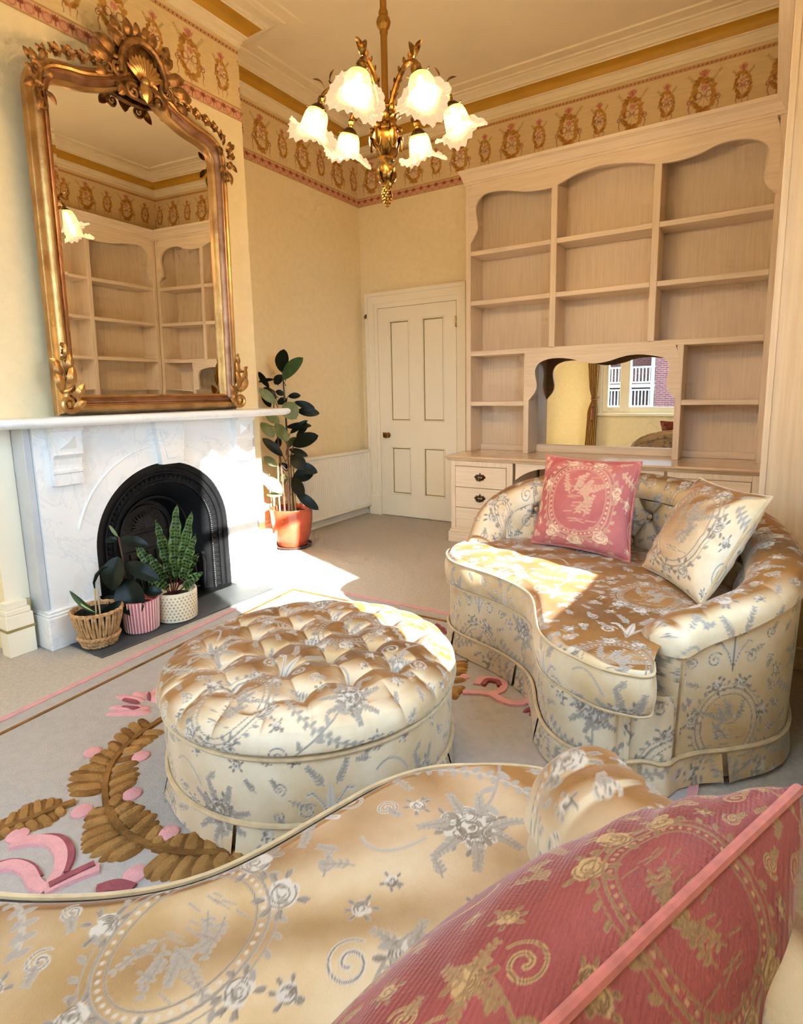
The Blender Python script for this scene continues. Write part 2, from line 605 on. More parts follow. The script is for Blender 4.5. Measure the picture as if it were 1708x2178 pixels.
def thing(name, label, cat, loc=(0, 0, 0), group=None):
    """an Empty at the thing's base; parts are modelled in world coordinates"""
    e = bpy.data.objects.new(name, None)
    COL.objects.link(e)
    e.empty_display_size = 0.1
    e.location = loc
    e['base'] = [float(v) for v in loc]
    e['label'] = label
    e['category'] = cat
    if group:
        e['group'] = group
    return e


def tag(o, label, cat, group=None):
    o['label'] = label
    o['category'] = cat
    if group:
        o['group'] = group
    return o


def struct(o):
    o['kind'] = 'structure'
    return o


def grid_mesh(name, P, material, parent=None, cu=False, cv=False, attr=None, aname='motif', flip=False):
    """dense smooth quad grid from an (nu, nv, 3) array, with an optional per-vertex pattern"""
    nu, nv = P.shape[:2]
    idx = np.arange(nu * nv).reshape(nu, nv)
    if cu:
        idx = np.concatenate([idx, idx[:1]], 0)
    if cv:
        idx = np.concatenate([idx, idx[:, :1]], 1)
    q = np.stack([idx[:-1, :-1], idx[1:, :-1], idx[1:, 1:], idx[:-1, 1:]], -1).reshape(-1, 4)
    if flip:
        q = q[:, ::-1]
    me = bpy.data.meshes.new(name)
    me.vertices.add(nu * nv)
    me.vertices.foreach_set('co', np.ascontiguousarray(P.reshape(-1), dtype=np.float32))
    nf = len(q)
    me.loops.add(nf * 4)
    me.loops.foreach_set('vertex_index', np.ascontiguousarray(q.reshape(-1), dtype=np.int32))
    me.polygons.add(nf)
    me.polygons.foreach_set('loop_start', np.arange(0, nf * 4, 4, dtype=np.int32))
    me.polygons.foreach_set('use_smooth', np.ones(nf, dtype=bool))
    me.update(calc_edges=True)
    me.validate()
    if attr is not None:
        a = me.color_attributes.new(aname, 'FLOAT_COLOR', 'POINT')
        c = np.ones((nu * nv, 4), dtype=np.float32)
        A = attr.reshape(nu * nv, -1)
        c[:, :A.shape[1]] = A
        a.data.foreach_set('color', c.reshape(-1))
    return link(name, me, material, parent)


# ------------------------------------------------------------------ woven / printed patterns as vertex patterns
class Tile:
    """a small repeating drawing, sampled onto mesh vertices"""
    def __init__(self, w, h, ppm, ch, base):
        self.w, self.h, self.ppm = w, h, ppm
        self.nx, self.ny = int(round(w * ppm)), int(round(h * ppm))
        self.a = np.zeros((self.ny, self.nx, ch), np.float32) + np.array(base, np.float32)

    def dot(self, x, y, r, col, al=1.0, wrapy=True):
        p = self.ppm
        R = r * p
        x0, y0 = x * p, y * p
        k = int(math.ceil(R)) + 1
        xi = np.arange(int(x0) - k, int(x0) + k + 1)
        yi = np.arange(int(y0) - k, int(y0) + k + 1)
        d = np.sqrt((xi[None, :] + 0.5 - x0) ** 2 + (yi[:, None] + 0.5 - y0) ** 2)
        m = np.clip(R - d + 0.5, 0, 1) * al
        yy, xx = np.ix_(yi % self.ny, xi % self.nx)
        sub = self.a[yy, xx]
        c = np.array(col, np.float32)
        keep = np.isnan(c)
        new = sub + (np.where(keep, 0, c) - sub) * m[..., None]
        self.a[yy, xx] = np.where(keep, sub, new)

    def stroke(self, pts, r0, r1, col, al=1.0, mid=None):
        pts = np.array(pts, float)
        seg = np.linalg.norm(np.diff(pts, axis=0), axis=1)
        L = np.concatenate([[0], np.cumsum(seg)])
        if L[-1] <= 0:
            return
        n = max(2, int(L[-1] * self.ppm / 0.8))
        for i in range(n + 1):
            s = L[-1] * i / n
            x = np.interp(s, L, pts[:, 0]); y = np.interp(s, L, pts[:, 1])
            t = i / n
            r = r0 + (r1 - r0) * t if mid is None else (mid * math.sin(PI * t) ** 0.8 + r0 * (1 - t) + r1 * t)
            self.dot(x, y, max(r, 0.35 / self.ppm), col, al)

    def leaf(self, x, y, ang, ln, wd, col):
        dx, dy = math.cos(ang), math.sin(ang)
        self.stroke([(x, y), (x + dx * ln, y + dy * ln)], 0.0004, 0.0004, col, mid=wd * 0.5)

    def sample(self, s, t):
        x = np.mod(s * self.ppm, self.nx)
        y = np.mod(t * self.ppm, self.ny)
        x0 = np.floor(x).astype(int); y0 = np.floor(y).astype(int)
        fx = (x - x0)[..., None]; fy = (y - y0)[..., None]
        x0 %= self.nx; y0 %= self.ny
        x1 = (x0 + 1) % self.nx; y1 = (y0 + 1) % self.ny
        A = self.a
        return (A[y0, x0] * (1 - fx) * (1 - fy) + A[y0, x1] * fx * (1 - fy) + A[y1, x0] * (1 - fx) * fy + A[y1, x1] * fx * fy)


def spiral(cx, cy, r0, r1, a0, turns, n=40):
    return [(cx + (r0 + (r1 - r0) * i / n) * math.cos(a0 + turns * 2 * PI * i / n),
             cy + (r0 + (r1 - r0) * i / n) * math.sin(a0 + turns * 2 * PI * i / n)) for i in range(n + 1)]


def bez(p0, p1, p2, p3, n=24):
    out = []
    for i in range(n + 1):
        t = i / n
        out.append(tuple((1 - t) ** 3 * a + 3 * (1 - t) ** 2 * t * b + 3 * (1 - t) * t * t * c + t ** 3 * d
                         for a, b, c, d in zip(p0, p1, p2, p3)))
    return out


NAN = float('nan')


def damask_tile():
    T = Tile(0.60, 0.56, 900, 2, (0, 0))
    F = (1.0, NAN); G = (NAN, 1.0); G5 = (NAN, 0.0)
    rnd = random.Random(3)

    def rose(cx, cy, R):
        for k in range(7):
            a = 2 * PI * k / 7 + rnd.random()
            T.dot(cx + 0.6 * R * math.cos(a), cy + 0.6 * R * math.sin(a), 0.42 * R, F)
        T.dot(cx, cy, 0.6 * R, F)
        for k in range(4):
            a0 = rnd.random() * 6
            T.stroke(spiral(cx, cy, R * (0.2 + 0.2 * k), R * (0.25 + 0.2 * k), a0, 0.45, 14), 0.0011, 0.0011, G, 0.9)
        for k in range(6):
            a = 2 * PI * k / 6 + rnd.random()
            x, y = cx + R * math.cos(a), cy + R * math.sin(a)
            T.leaf(x, y, a + rnd.uniform(-.5, .5), R * 0.75, R * 0.36, (1.0, 0.75))
            T.stroke([(x, y), (x + R * .6 * math.cos(a), y + R * .6 * math.sin(a))], .0008, .0006, G)

    def spray(x, y, ang, ln, n=7, w=0.012):
        px, py = x, y
        for k in range(n):
            t = k / n
            ang += rnd.uniform(-.2, .2)
            nx, ny = px + ln / n * math.cos(ang), py + ln / n * math.sin(ang)
            T.stroke([(px, py), (nx, ny)], .0014, .0012, (1.0, 0.7))
            for sgn in (-1, 1):
                T.leaf(nx, ny, ang + sgn * 0.9, w * (1.3 - .7 * t), w * .5, (1.0, 0.55))
            px, py = nx, ny

    def scroll(x, y, r, a0, turns, sgn):
        pts = [(x + sgn * (px - x), py) for px, py in spiral(x, y, r * .15, r, a0, turns)]
        T.stroke(pts, .004, .0022, F)
        T.stroke(pts, .0011, .0009, G)

    cx, cy = 0.17, 0.20
    for (rx, ry, r, c) in ((.105, .125, .0022, (1.0, .7)), (.088, .106, .0014, (.8, .8)), (.118, .138, .0012, (.7, .6))):
        T.stroke([(cx + rx * math.cos(2 * PI * i / 60), cy + ry * math.sin(2 * PI * i / 60)) for i in range(61)], r, r, c)
    for i in range(46):
        a = 2 * PI * i / 46
        T.dot(cx + .096 * math.cos(a), cy + .115 * math.sin(a), .0035, F, .8)
    for i in range(30):
        a = 2 * PI * i / 30
        T.leaf(cx + .12 * math.cos(a), cy + .14 * math.sin(a), a + .8, .016, .008, (1.0, .6))
    for a in (-1.57, -2.2, -.9, .2, 2.9, 1.2, 1.9):
        rose(cx + .125 * math.cos(a), cy + .145 * math.sin(a), .026 if a < 0 else .02)
    # scene inside the medallion: leafy sprays and hatching
    for k in range(9):
        spray(cx + rnd.uniform(-.05, .05), cy + rnd.uniform(-.07, .04), rnd.uniform(.6, 2.4), rnd.uniform(.04, .08), 6, .010)
    for k in range(22):
        x, y = cx + rnd.uniform(-.06, .05), cy + rnd.uniform(-.085, .08)
        T.stroke([(x, y), (x + rnd.uniform(.012, .035), y + rnd.uniform(-.004, .006))], .0012, .0007, (1.0, .75))
    # urn of scrolls above it
    ux, uy = 0.17, 0.44
    for sgn in (-1, 1):
        T.stroke([(ux, uy - .05), (ux + sgn * .02, uy), (ux + sgn * .045, uy + .035), (ux + sgn * .06, uy + .03)], .003, .006, F)
        T.stroke([(ux, uy - .05), (ux + sgn * .02, uy), (ux + sgn * .045, uy + .035), (ux + sgn * .06, uy + .03)], .001, .001, G)
        scroll(ux + sgn * .06, uy - .02, .026, 0, 1.4, sgn)
        spray(ux + sgn * .015, uy + .05, PI / 2 - sgn * .7, .07)
    T.leaf(ux, uy - .06, PI / 2, .12, .022, F)
    T.stroke([(ux, uy - .06), (ux, uy + .06)], .001, .001, G)
    # bouquet and swag in the other half
    bx, by = 0.46, 0.40
    for k in range(6):
        a = 2 * PI * k / 6
        rose(bx + .035 * math.cos(a), by + .03 * math.sin(a), .022)
    rose(bx, by, .03)
    for k in range(7):
        spray(bx + .03 * math.cos(k), by + .03 * math.sin(k), k * .9, .06)
    sw = bez((.30, .30), (.36, .24), (.52, .24), (.58, .32))
    T.stroke(sw, .004, .004, (1.0, .35))
    for i, (x, y) in enumerate(sw):
        T.leaf(x, y, 1.2 if i % 2 else -1.2, .02, .010, (1.0, .55))
    st = bez((.46, .36), (.50, .26), (.40, .16), (.46, .06))
    T.stroke(st, .0026, .0022, (1.0, .6))
    for i in range(2, 24, 4):
        x, y = st[i]
        T.leaf(x, y, (0.6 if i % 8 < 4 else 2.4), .032, .014, (1.0, .5))
    scroll(.40, .14, .034, 1, 1.6, 1)
    scroll(.53, .12, .03, 2, 1.6, -1)
    rose(.46, .10, .024)
    for k in range(4):
        spray(.46, .10, k * 1.57 + .5, .055, 5, .011)
    T.stroke(bez((.30, .50), (.34, .54), (.38, .50), (.40, .46)), .003, .003, (1, .4))
    placed = 0
    for _ in range(900):
        x, y = rnd.uniform(0, .60), rnd.uniform(0, .56)
        if math.hypot((x - cx) / .09, (y - cy) / .11) < 1:
            continue
        k = int(.030 * T.ppm)
        yy, xx = np.ix_(np.arange(int(y * T.ppm) - k, int(y * T.ppm) + k) % T.ny, np.arange(int(x * T.ppm) - k, int(x * T.ppm) + k) % T.nx)
        if T.a[yy, xx, 0].mean() > .012:
            continue
        placed += 1
        if placed % 3 == 0:
            rose(x, y, rnd.uniform(.011, .017))
        elif placed % 3 == 1:
            spray(x - .012, y - .012, rnd.uniform(0, 6.3), rnd.uniform(.035, .06), 5, .010)
        else:
            scroll(x, y, rnd.uniform(.014, .022), rnd.uniform(0, 6), 1.4, rnd.choice((-1, 1)))
            spray(x, y, rnd.uniform(0, 6.3), .03, 4, .009)
        if placed > 24:
            break
    return T


def frieze_tile():
    """printed frieze: width one repeat 0.467 m, height 0.444 m (0 = bottom edge)"""
    cream = lin((236, 208, 156)); tan = lin((198, 146, 70)); tan2 = lin((172, 116, 48)); pinkc = lin((214, 140, 112))
    red = lin((150, 78, 56)); salmon = lin((222, 164, 132)); olive = lin((188, 154, 98))
    T = Tile(0.467, 0.444, 520, 3, cream)
    rnd = random.Random(5)
    # top bead border
    for (y0, c) in ((.422, tan), (.400, tan)):
        T.stroke([(0, y0), (.467, y0)], .0016, .0016, c)
    for i in range(34):
        T.leaf(.467 * i / 34, .404, 0.9, .018, .009, red if i % 2 else pinkc)
    # bottom palmette border
    for k in range(40):
        T.stroke([(0, .010 + k * .0015), (.467, .010 + k * .0015)], .0012, .0012, salmon, .5)
    for y0 in (.004, .076):
        T.stroke([(0, y0), (.467, y0)], .0024, .0024, tan2)
    n = 6
    for i in range(n):
        x = .467 * (i + .5) / n
        for a in (-.9, -.45, 0, .45, .9):
            T.leaf(x, .036, PI / 2 + a, .032, .009, red)
        T.stroke([(x, .036), (x, .014)], .003, .002, red)
        x2 = .467 * i / n
        T.dot(x2, .036, .026, pinkc, .85)
        T.dot(x2, .034, .017, salmon)
        T.stroke(spiral(x2, .036, .02, .02, 0, 1), .0012, .0012, red, .7)

    def wreath(cx, cy, rx, ry, big):
        m = 40 if big else 26
        for i in range(m):
            a = 2 * PI * i / m
            for q in range(2):
                r = 1 + rnd.uniform(-.10, .10)
                T.leaf(cx + rx * r * math.cos(a), cy + ry * r * math.sin(a), a + PI / 2 + rnd.uniform(-.8, .8),
                       0.031 if big else .024, .017 if big else .013, tan if rnd.random() < .6 else tan2)
        # crown
        top = cy + ry + .012
        for a in (-.7, -.35, 0, .35, .7):
            T.leaf(cx, top, PI / 2 + a, .052 if big else .042, .014 if big else .011, pinkc)
        T.dot(cx, top + .02, .017 if big else .013, pinkc, .8)
        for a in (-.3, 0, .3):
            T.stroke([(cx, top), (cx + .03 * math.sin(a), top + .045)], .0012, .0012, red, .7)
        # bow inside
        s = 1.0 if big else .6
        for sg in (-1, 1):
            T.stroke([(cx + sg * (.004 + px * s), cy + py * s) for px, py in spiral(.028, .004, .022, .018, 3.1, 1.05)], .0022, .0022, red, .9)
            T.stroke([(cx, cy), (cx + sg * .02 * s, cy - .03 * s), (cx + sg * .035 * s, cy - .05 * s)], .0022, .0012, red)
        T.stroke([(cx, cy - ry * .8), (cx, cy + ry * .8)], .0016, .0016, pinkc)
        for k in range(5):
            T.leaf(cx + rnd.uniform(-.012, .012), cy + ry * .25, PI / 2 + rnd.uniform(-.5, .5), .04 * s, .009 * s, pinkc)
        # tail below
        T.stroke([(cx, cy - ry), (cx, cy - ry - .05)], .004, .0016, pinkc)
        # side sprigs
        for sg in (-1, 1):
            x0, y0 = cx + sg * rx * .7, cy + ry * .75
            T.stroke([(x0, y0), (x0 + sg * .05 * s, y0 + .06 * s)], .0009, .0006, olive, .8)
            for k in range(5):
                t = (k + 1) / 5
                for w in (-1, 1):
                    T.leaf(x0 + sg * .05 * s * t, y0 + .06 * s * t, (PI / 2 - sg * .7) + w * .6, .017 * s, .0042, olive)
        if big:
            for sg in (-1, 1):
                x0 = cx + sg * (rx + .022)
                T.stroke(spiral(x0, cy - .03, .006, .02, 1 if sg > 0 else 2, 1.3 * sg), .0035, .0018, red, .95)
                T.stroke(bez((x0, cy - .05), (x0 + sg * .02, cy - .08), (x0 - sg * .02, cy - .09), (x0 + sg * .01, cy - .12)), .003, .001, red)
        else:
            for sg in (-1, 1):
                T.stroke(bez((cx + sg * .03, cy - ry), (cx + sg * .05, cy - ry - .02), (cx + sg * .02, cy - ry - .03), (cx + sg * .035, cy - ry - .05)), .002, .001, red)

    wreath(.1168, .218, .064, .098, True)
    wreath(.350, .222, .040, .074, False)
    return T


DAM = damask_tile()
FRZ = frieze_tile()


def catmull(pts, n):
    """smooth resample of an open polyline (any dimension) to n points, even in arc length"""
    P = np.array(pts, float)
    Q = np.concatenate([[2 * P[0] - P[1]], P, [2 * P[-1] - P[-2]]])
    out = []
    for i in range(len(P) - 1):
        p0, p1, p2, p3 = Q[i:i + 4]
        for t in np.linspace(0, 1, 16, endpoint=False):
            out.append(0.5 * ((2 * p1) + (-p0 + p2) * t + (2 * p0 - 5 * p1 + 4 * p2 - p3) * t * t + (-p0 + 3 * p1 - 3 * p2 + p3) * t ** 3))
    out.append(P[-1])
    out = np.array(out)
    L = np.concatenate([[0], np.cumsum(np.linalg.norm(np.diff(out[:, :2], axis=0), axis=1))])
    s = np.linspace(0, L[-1], n)
    return np.stack([np.interp(s, L, out[:, k]) for k in range(out.shape[1])], 1), s


def offset2d(P, d):
    t = np.gradient(P[:, :2], axis=0)
    t /= np.linalg.norm(t, axis=1)[:, None] + 1e-12
    nrm = np.stack([-t[:, 1], t[:, 0]], 1)
    return P[:, :2] + nrm * d, nrm, t

# ================================================================== ROOM SHELL
RW, RY, RH = 3.73, -5.60, 3.62
BX, BY0, BY1 = 0.43, -3.52, -1.83          # chimney breast
FY, AR, SPR = -2.70, 0.43, 0.42            # fireplace centre, arch radius, springing height
struct(MB().box(-0.14, RW + .14, RY - .14, 0.14, -0.12, 0.0).build('floor', MAT['carpet'], smooth=False))
struct(MB().box(-0.14, RW + .14, RY - .14, 0.14, RH, RH + .12).build('ceiling', MAT['ceiling'], smooth=False))
wall_back = struct(MB().box(-0.14, RW + .14, 0, .14, 0, RH).build('wall_back', MAT['wall'], smooth=False))
wall_left = struct(MB().box(-.14, 0, RY, 0, 0, RH).build('wall_left', MAT['wall'], smooth=False))
wb = MB()
wb.box(0, BX, BY0, FY - AR - .02, 0, RH).box(0, BX, FY + AR + .02, BY1, 0, RH).box(0, BX, FY - AR - .02, FY + AR + .02, SPR + AR + .03, RH)
wall_breast = struct(wb.build('wall_chimney', MAT['wall'], smooth=False))
MB().box(BX, .436, BY0 + .001, -3.41, .25, 1.087).build('daylight_tone_panel', MAT['white_paint'], wall_breast, smooth=False)  # added panel: white colour imitates daylight paling the wallpaper below the shelf
W1 = (-3.72, -2.68, 0.80, 2.72)            # right window y0 y1 z0 z1
wr = MB()
wr.box(RW, RW + .14, RY, W1[0], 0, RH).box(RW, RW + .14, W1[1], 0, 0, RH)
wr.box(RW, RW + .14, W1[0], W1[1], 0, W1[2]).box(RW, RW + .14, W1[0], W1[1], W1[3], RH)
wall_right = struct(wr.build('wall_right', MAT['wall'], smooth=False))
W2 = (1.00, 3.20, 0.84, 2.98)              # rear window x0 x1 z0 z1
wq = MB()
wq.box(-.14, W2[0], RY - .14, RY, 0, RH).box(W2[1], RW + .14, RY - .14, RY, 0, RH)
wq.box(W2[0], W2[1], RY - .14, RY, 0, W2[2]).box(W2[0], W2[1], RY - .14, RY, W2[3], RH)
wall_rear = struct(wq.build('wall_rear', MAT['wall'], smooth=False))

# windows -----------------------------------------------------------
w = MB()
y0, y1, z0, z1 = W1
for a, b in ((y0, y0 + .05), (y1 - .05, y1)):
    w.box(RW + .01, RW + .09, a, b, z0, z1, .005)
w.box(RW + .013, RW + .087, y0 + .001, y1 - .001, z0 + .001, z0 + .05).box(RW + .013, RW + .087, y0 + .001, y1 - .001, z1 - .05, z1 - .001)
w.box(RW + .02, RW + .08, y0, y1, 1.835, 1.895, .005)
win1 = struct(w.build('window_1', MAT['white_paint']))
for a, b in ((z0 + .05, 1.835), (1.895, z1 - .05)):
    MB().box(RW + .048, RW + .052, y0 + .05, y1 - .05, a, b).build('pane', MAT['glass'], win1, smooth=False)
MB().box(RW - .06, RW + .02, y0 - .06, y1 + .06, z0 - .05, z0, .008).build('window_sill', MAT['white_paint'], win1)
ar = MB()
for a, b in ((y0 - .09, y0), (y1, y1 + .09)):
    ar.box(RW - .03, RW, a, b, z0, z1)
ar.box(RW - .032, RW, y0 - .09, y1 + .09, z1, z1 + .09)
ar.build('window_surround', MAT['white_paint'], win1, smooth=False)
bl = MB()
top, bot = [], []
NS = 6
for i in range(NS * 8 + 1):
    t = i / (NS * 8)
    yy = y0 - .01 + (y1 - y0 + .02) * t
    bot.append((yy, 2.365 - .055 * abs(math.sin(PI * NS * t)) ** .7 + .0))
    top.append((yy, z1 + .02))
bl.strip_prism(top, bot, 0, RW - .004, RW + .000)
blind = thing('window_blind', 'cream roller blind with scalloped lower edge at the top of the side window', 'blind', (RW - .02, -3.3, 2.4))
bl.build('cloth', MAT['blind'], blind, smooth=False)
MB().tube([(RW - .02, y0 - .02, z1 + .03), (RW - .02, y1 + .02, z1 + .03)], .02, 12).build('roller', MAT['blind'], blind)

w = MB()
x0, x1, z0, z1 = W2
for a, b in ((x0, x0 + .10), (1.29, 1.46), (2.74, 2.91), (x1 - .10, x1)):
    w.box(a, b, RY - .11, RY - .01, z0, z1, .008)
w.box(x0 + .001, x1 - .001, RY - .106, RY - .014, z0 + .001, z0 + .09).box(x0 + .001, x1 - .001, RY - .106, RY - .014, z1 - .09, z1 - .001)
w.box(x0, x1, RY - .10, RY - .03, 2.05, 2.11, .006)
win2 = struct(w.build('window_2', MAT['white_paint']))
for a, b in ((x0 + .1, 1.29), (1.46, 2.74), (2.91, x1 - .1)):
    for c, d in ((z0 + .09, 2.05), (2.11, z1 - .09)):
        MB().box(a, b, RY - .062, RY - .058, c, d).build('pane', MAT['glass'], win2, smooth=False)
MB().box(x0 - .08, x1 + .08, RY - .02, RY + .07, z0 - .06, z0 - .01, .008).build('window_sill', MAT['white_paint'], win2)
ar = MB()
for a, b in ((x0 - .10, x0), (x1, x1 + .10)):
    ar.box(a, b, RY, RY + .03, z0 - .01, z1)
ar.box(x0 - .1, x1 + .1, RY, RY + .032, z1, z1 + .1)
ar.build('window_surround', MAT['white_paint'], win2, smooth=False)

# cornice -----------------------------------------------------------
PER = [((0, 0), (1, -1)), ((RW, 0), (-1, -1)), ((RW, RY), (-1, 1)), ((0, RY), (1, 1)), ((0, BY0), (1, -1)),
       ((BX, BY0), (1, -1)), ((BX, BY1), (1, 1)), ((0, BY1), (1, 1))]


def run_mould(prof):
    m = MB()
    n = len(PER)
    vs = [(c[0] + d[0] * p, c[1] + d[1] * p, z) for c, d in PER for p, z in prof]
    k = len(prof)
    fs = [(i * k + j, ((i + 1) % n) * k + j, ((i + 1) % n) * k + j + 1, i * k + j + 1) for i in range(n) for j in range(k - 1)]
    return m.add(vs, fs)


cor = struct(run_mould([(0, 3.425), (.012, 3.425), (.014, 3.445), (.022, 3.45), (.024, 3.475), (.034, 3.485), (.048, 3.487), (.05, 3.492)]).build('trim_1', MAT['cornice']))
run_mould([(.05, 3.492), (.058, 3.515), (.075, 3.535), (.098, 3.546), (.115, 3.548)]).build('painted_band', MAT['gold_band'], cor)
run_mould([(.115, 3.548), (.118, 3.556), (.135, 3.558), (.15, 3.575), (.185, 3.588), (.19, 3.596), (.215, 3.598), (.222, 3.606), (.30, 3.608), (.305, 3.619), (.31, 3.62)]).build('upper_moulding', MAT['cornice'], cor)


# printed paper frieze (colour pattern carried by the strip's own vertices)
MAT['frieze'] = attr_mat('frieze_paper', 'print', 0.75)


def frieze(parent, p0, p1, phase, nrm, step=.005):
    p0, p1 = np.array(p0), np.array(p1)
    L = np.linalg.norm(p1 - p0)
    nu, nv = int(L / step), 92
    u = np.linspace(0, 1, nu)
    z = np.linspace(0, .444, nv)
    P = np.zeros((nu, nv, 3))
    P[..., :2] = (p0 + (p1 - p0) * u[:, None])[:, None, :] + np.array(nrm) * .002
    P[..., 2] = 2.984 + z[None, :]
    S = np.repeat((u * L)[:, None], nv, 1) + phase
    Tz = np.repeat(np.clip(z, .001, .441)[None, :], nu, 0)
    return grid_mesh('wallpaper_frieze', P, MAT['frieze'], parent, attr=FRZ.sample(S, Tz), aname='print')


frieze(wall_back, (0, 0), (RW, 0), -1.561 + .1168, (0, -1))
frieze(wall_left, (0, BY1), (0, 0), BY1 + 1.237 + .1168, (1, 0))
frieze(wall_breast, (BX, BY0), (BX, BY1), BY0 + 2.208 + .1168, (1, 0), .004)
frieze(wall_breast, (BX, BY1), (0, BY1), .05, (0, 1), .006)
frieze(wall_right, (RW, 0), (RW, -3.3), .2, (-1, 0), .007)


# skirting ----------------------------------------------------------
def skirting(name, boxes):
    """list of (x0,x1,y0,y1) runs"""
    m, g = MB(), MB()
    for (a, b, c, d) in boxes:
        m.box(a, b, c, d, 0, .20, .002)
        m.box(a, b - .008, c + .005, d - .005, .20, .228, .004)
        m.box(a, b - .02, c + .012, d - .012, .228, .262, .003)
        g.box(a, b + .0025, c - .0025, d + .0025, .125, .137)
    o = struct(m.build(name, MAT['white_paint']))
    g.build('gilt_line', MAT['gold_line'], o)
    return o


skirting('baseboard_chimney', [(BX, .505, -3.555, -3.435), (BX, .505, -1.965, -1.80)])
b = MB().box(0, .025, BY1, -.0, 0, .17, .006).box(0, .018, BY1, 0, .17, .20, .006)
struct(b.build('baseboard_left', MAT['white_paint']))
b = MB().box(RW - .03, RW, RY, -2.0, 0, .17, .006).box(RW - .02, RW, RY, -2.0, .17, .20, .006)
struct(b.build('baseboard_right', MAT['white_paint']))
b = MB().box(0, RW - .04, RY, RY + .03, 0, .17, .006).box(0, RW - .04, RY, RY + .02, .17, .20, .006)
struct(b.build('baseboard_rear', MAT['white_paint']))
b = MB().box(0, .065, -.025, 0, 0, .19, .006).box(1.16, 1.285, -.025, 0, 0, .17, .006)
struct(b.build('baseboard_back', MAT['white_paint']))

# door --------------------------------------------------------------
DL, DR, DT = .203, 1.064, 2.03
d = MB()
P_ = [(.349, .554, .962, 1.893), (.715, .925, .962, 1.893), (.349, .552, .240, .690), (.715, .925, .240, .690)]
xs = [DL + .004, .349, .554, .715, .925, DR - .004]
zs = [.012, .240, .690, .962, 1.893, DT - .004]
for i in range(5):
    for j in range(5):
        if i in (1, 3) and j in (1, 3):
            continue
        d.box(xs[i], xs[i + 1], -.022, -.001, zs[j], zs[j + 1])
door = struct(d.build('door_1', MAT['white_paint'], smooth=False))
for (a, b_, c, e) in P_:
    p = MB().box(a, b_, -.012, -.001, c, e).build('panel', MAT['white_paint'], door, smooth=False)
    g = MB()
    t = .009
    for (q, r, s, u) in ((a, a + t, c, e), (b_ - t, b_, c, e), (a, b_, c, c + t), (a, b_, e - t, e)):
        g.box(q, r, -.0135, -.011, s, u)
    g.build('gilt_line', MAT['gold_line'], p, smooth=False)
    k = MB()
    for (q, r, s, u) in ((a - .014, a, c - .014, e + .014), (b_, b_ + .014, c - .014, e + .014), (a - .014, b_ + .014, c - .014, c), (a - .014, b_ + .014, e, e + .014)):
        k.box(q, r, -.029, -.020, s, u, .004)
    k.build('panel_moulding', MAT['white_paint'], p)
kn = MB()
kn.lathe([(0, 0), (.024, 0), (.026, .006), (.010, .012), (.009, .03), (.024, .04), (.028, .054), (.020, .066), (0, .07)], (.305, -.022, .815), 16, axis=(0, -1, 0))
kn.build('door_knob', MAT['brass'], door)
kn = MB()
kn.box(.235, .262, -.028, -.021, .79, .84, .003).tube([(.25, -.03, .815), (.262, -.045, .80), (.27, -.045, .83)], .006, 6)
kn.build('latch', MAT['brass'], door)
for z in (1.80, .30):
    MB().tube([(DR - .006, -.028, z), (DR - .006, -.028, z + .09)], .007, 8).build('hinge', MAT['brass'], door)
a = MB()
for (q, r, yy, zt) in ((.065, .10, -.040, 2.142), (.10, .165, -.030, 2.075), (.165, .203, -.022, 2.03)):
    a.box(q, r, yy, 0, .20, zt)
for (q, r, yy, zt) in ((1.125, 1.158, -.040, 2.142), (1.09, 1.125, -.030, 2.075), (1.064, 1.09, -.022, 2.03)):
    a.box(q, r, yy, 0, .0, zt)
for (q, r, yy) in ((2.142, 2.177, -.040), (2.075, 2.142, -.030), (2.03, 2.075, -.022)):
    a.box(.065 + (2.177 - r), 1.158 - (2.177 - r) * .66, yy, 0, q, r)
arch = struct(a.build('trim_2', MAT['white_paint'], smooth=False))
MB().box(.06, .205, -.045, 0, 0, .20, .004).build('plinth_block', MAT['white_paint'], arch)
hk = MB()
hk.box(.075, .09, -.046, -.039, 1.945, 1.985, .003).tube([(.082, -.045, 1.97), (.082, -.065, 1.965), (.082, -.07, 1.95), (.082, -.06, 1.94)], .004, 6)
tag(hk.build('wall_hook', MAT['bronze']), 'small dark metal hook screwed to the left door frame moulding', 'hook')

# ================================================================== RADIATOR
rad = thing('radiator', 'cream fluted panel radiator on the wall beside the door', 'radiator', (.06, -.55, .075))
RY0, RY1, RZ0, RZ1 = -1.10, -.045, .085, .672
nfl = 39
prof = []
for i in range(nfl):
    ya = RY0 + .02 + (RY1 - RY0 - .04) * i / nfl
    wdt = (RY1 - RY0 - .04) / nfl
    prof += [(ya, .071), (ya + wdt * .12, .071), (ya + wdt * .40, .0905), (ya + wdt * .60, .0905), (ya + wdt * .88, .071)]
prof.append((RY1 - .02, .074))
m = MB()
vs = [(x, y, z) for z in (RZ0 + .03, RZ1 - .03) for (y, x) in prof]
n = len(prof)
m.add(vs, [(i, i + 1, n + i + 1, n + i) for i in range(n - 1)])
m.build('fluted_panel', MAT['radiator'], rad, smooth=False)
m = MB()
m.box(.05, .09, RY0, RY0 + .022, RZ0, RZ1, .005).box(.05, .09, RY1 - .022, RY1, RZ0, RZ1, .005)
m.box(.05, .09, RY0, RY1, RZ0, RZ0 + .032, .008).box(.05, .09, RY0, RY1, RZ1 - .032, RZ1, .008)
m.box(.045, .068, RY0 + .002, RY1 - .002, RZ0 + .002, RZ1 - .002)
m.build('frame', MAT['radiator'], rad)
for a in (RY0 + .1, RY1 - .14):
    MB().box(.025, .06, a, a + .04, .2, .6).build('bracket', MAT['radiator'], rad)
MB().tube([(.06, RY1 + .012, 0), (.06, RY1 + .012, .12), (.06, RY1 - .01, .12)], .008, 8).build('pipe', MAT['copper'], rad)

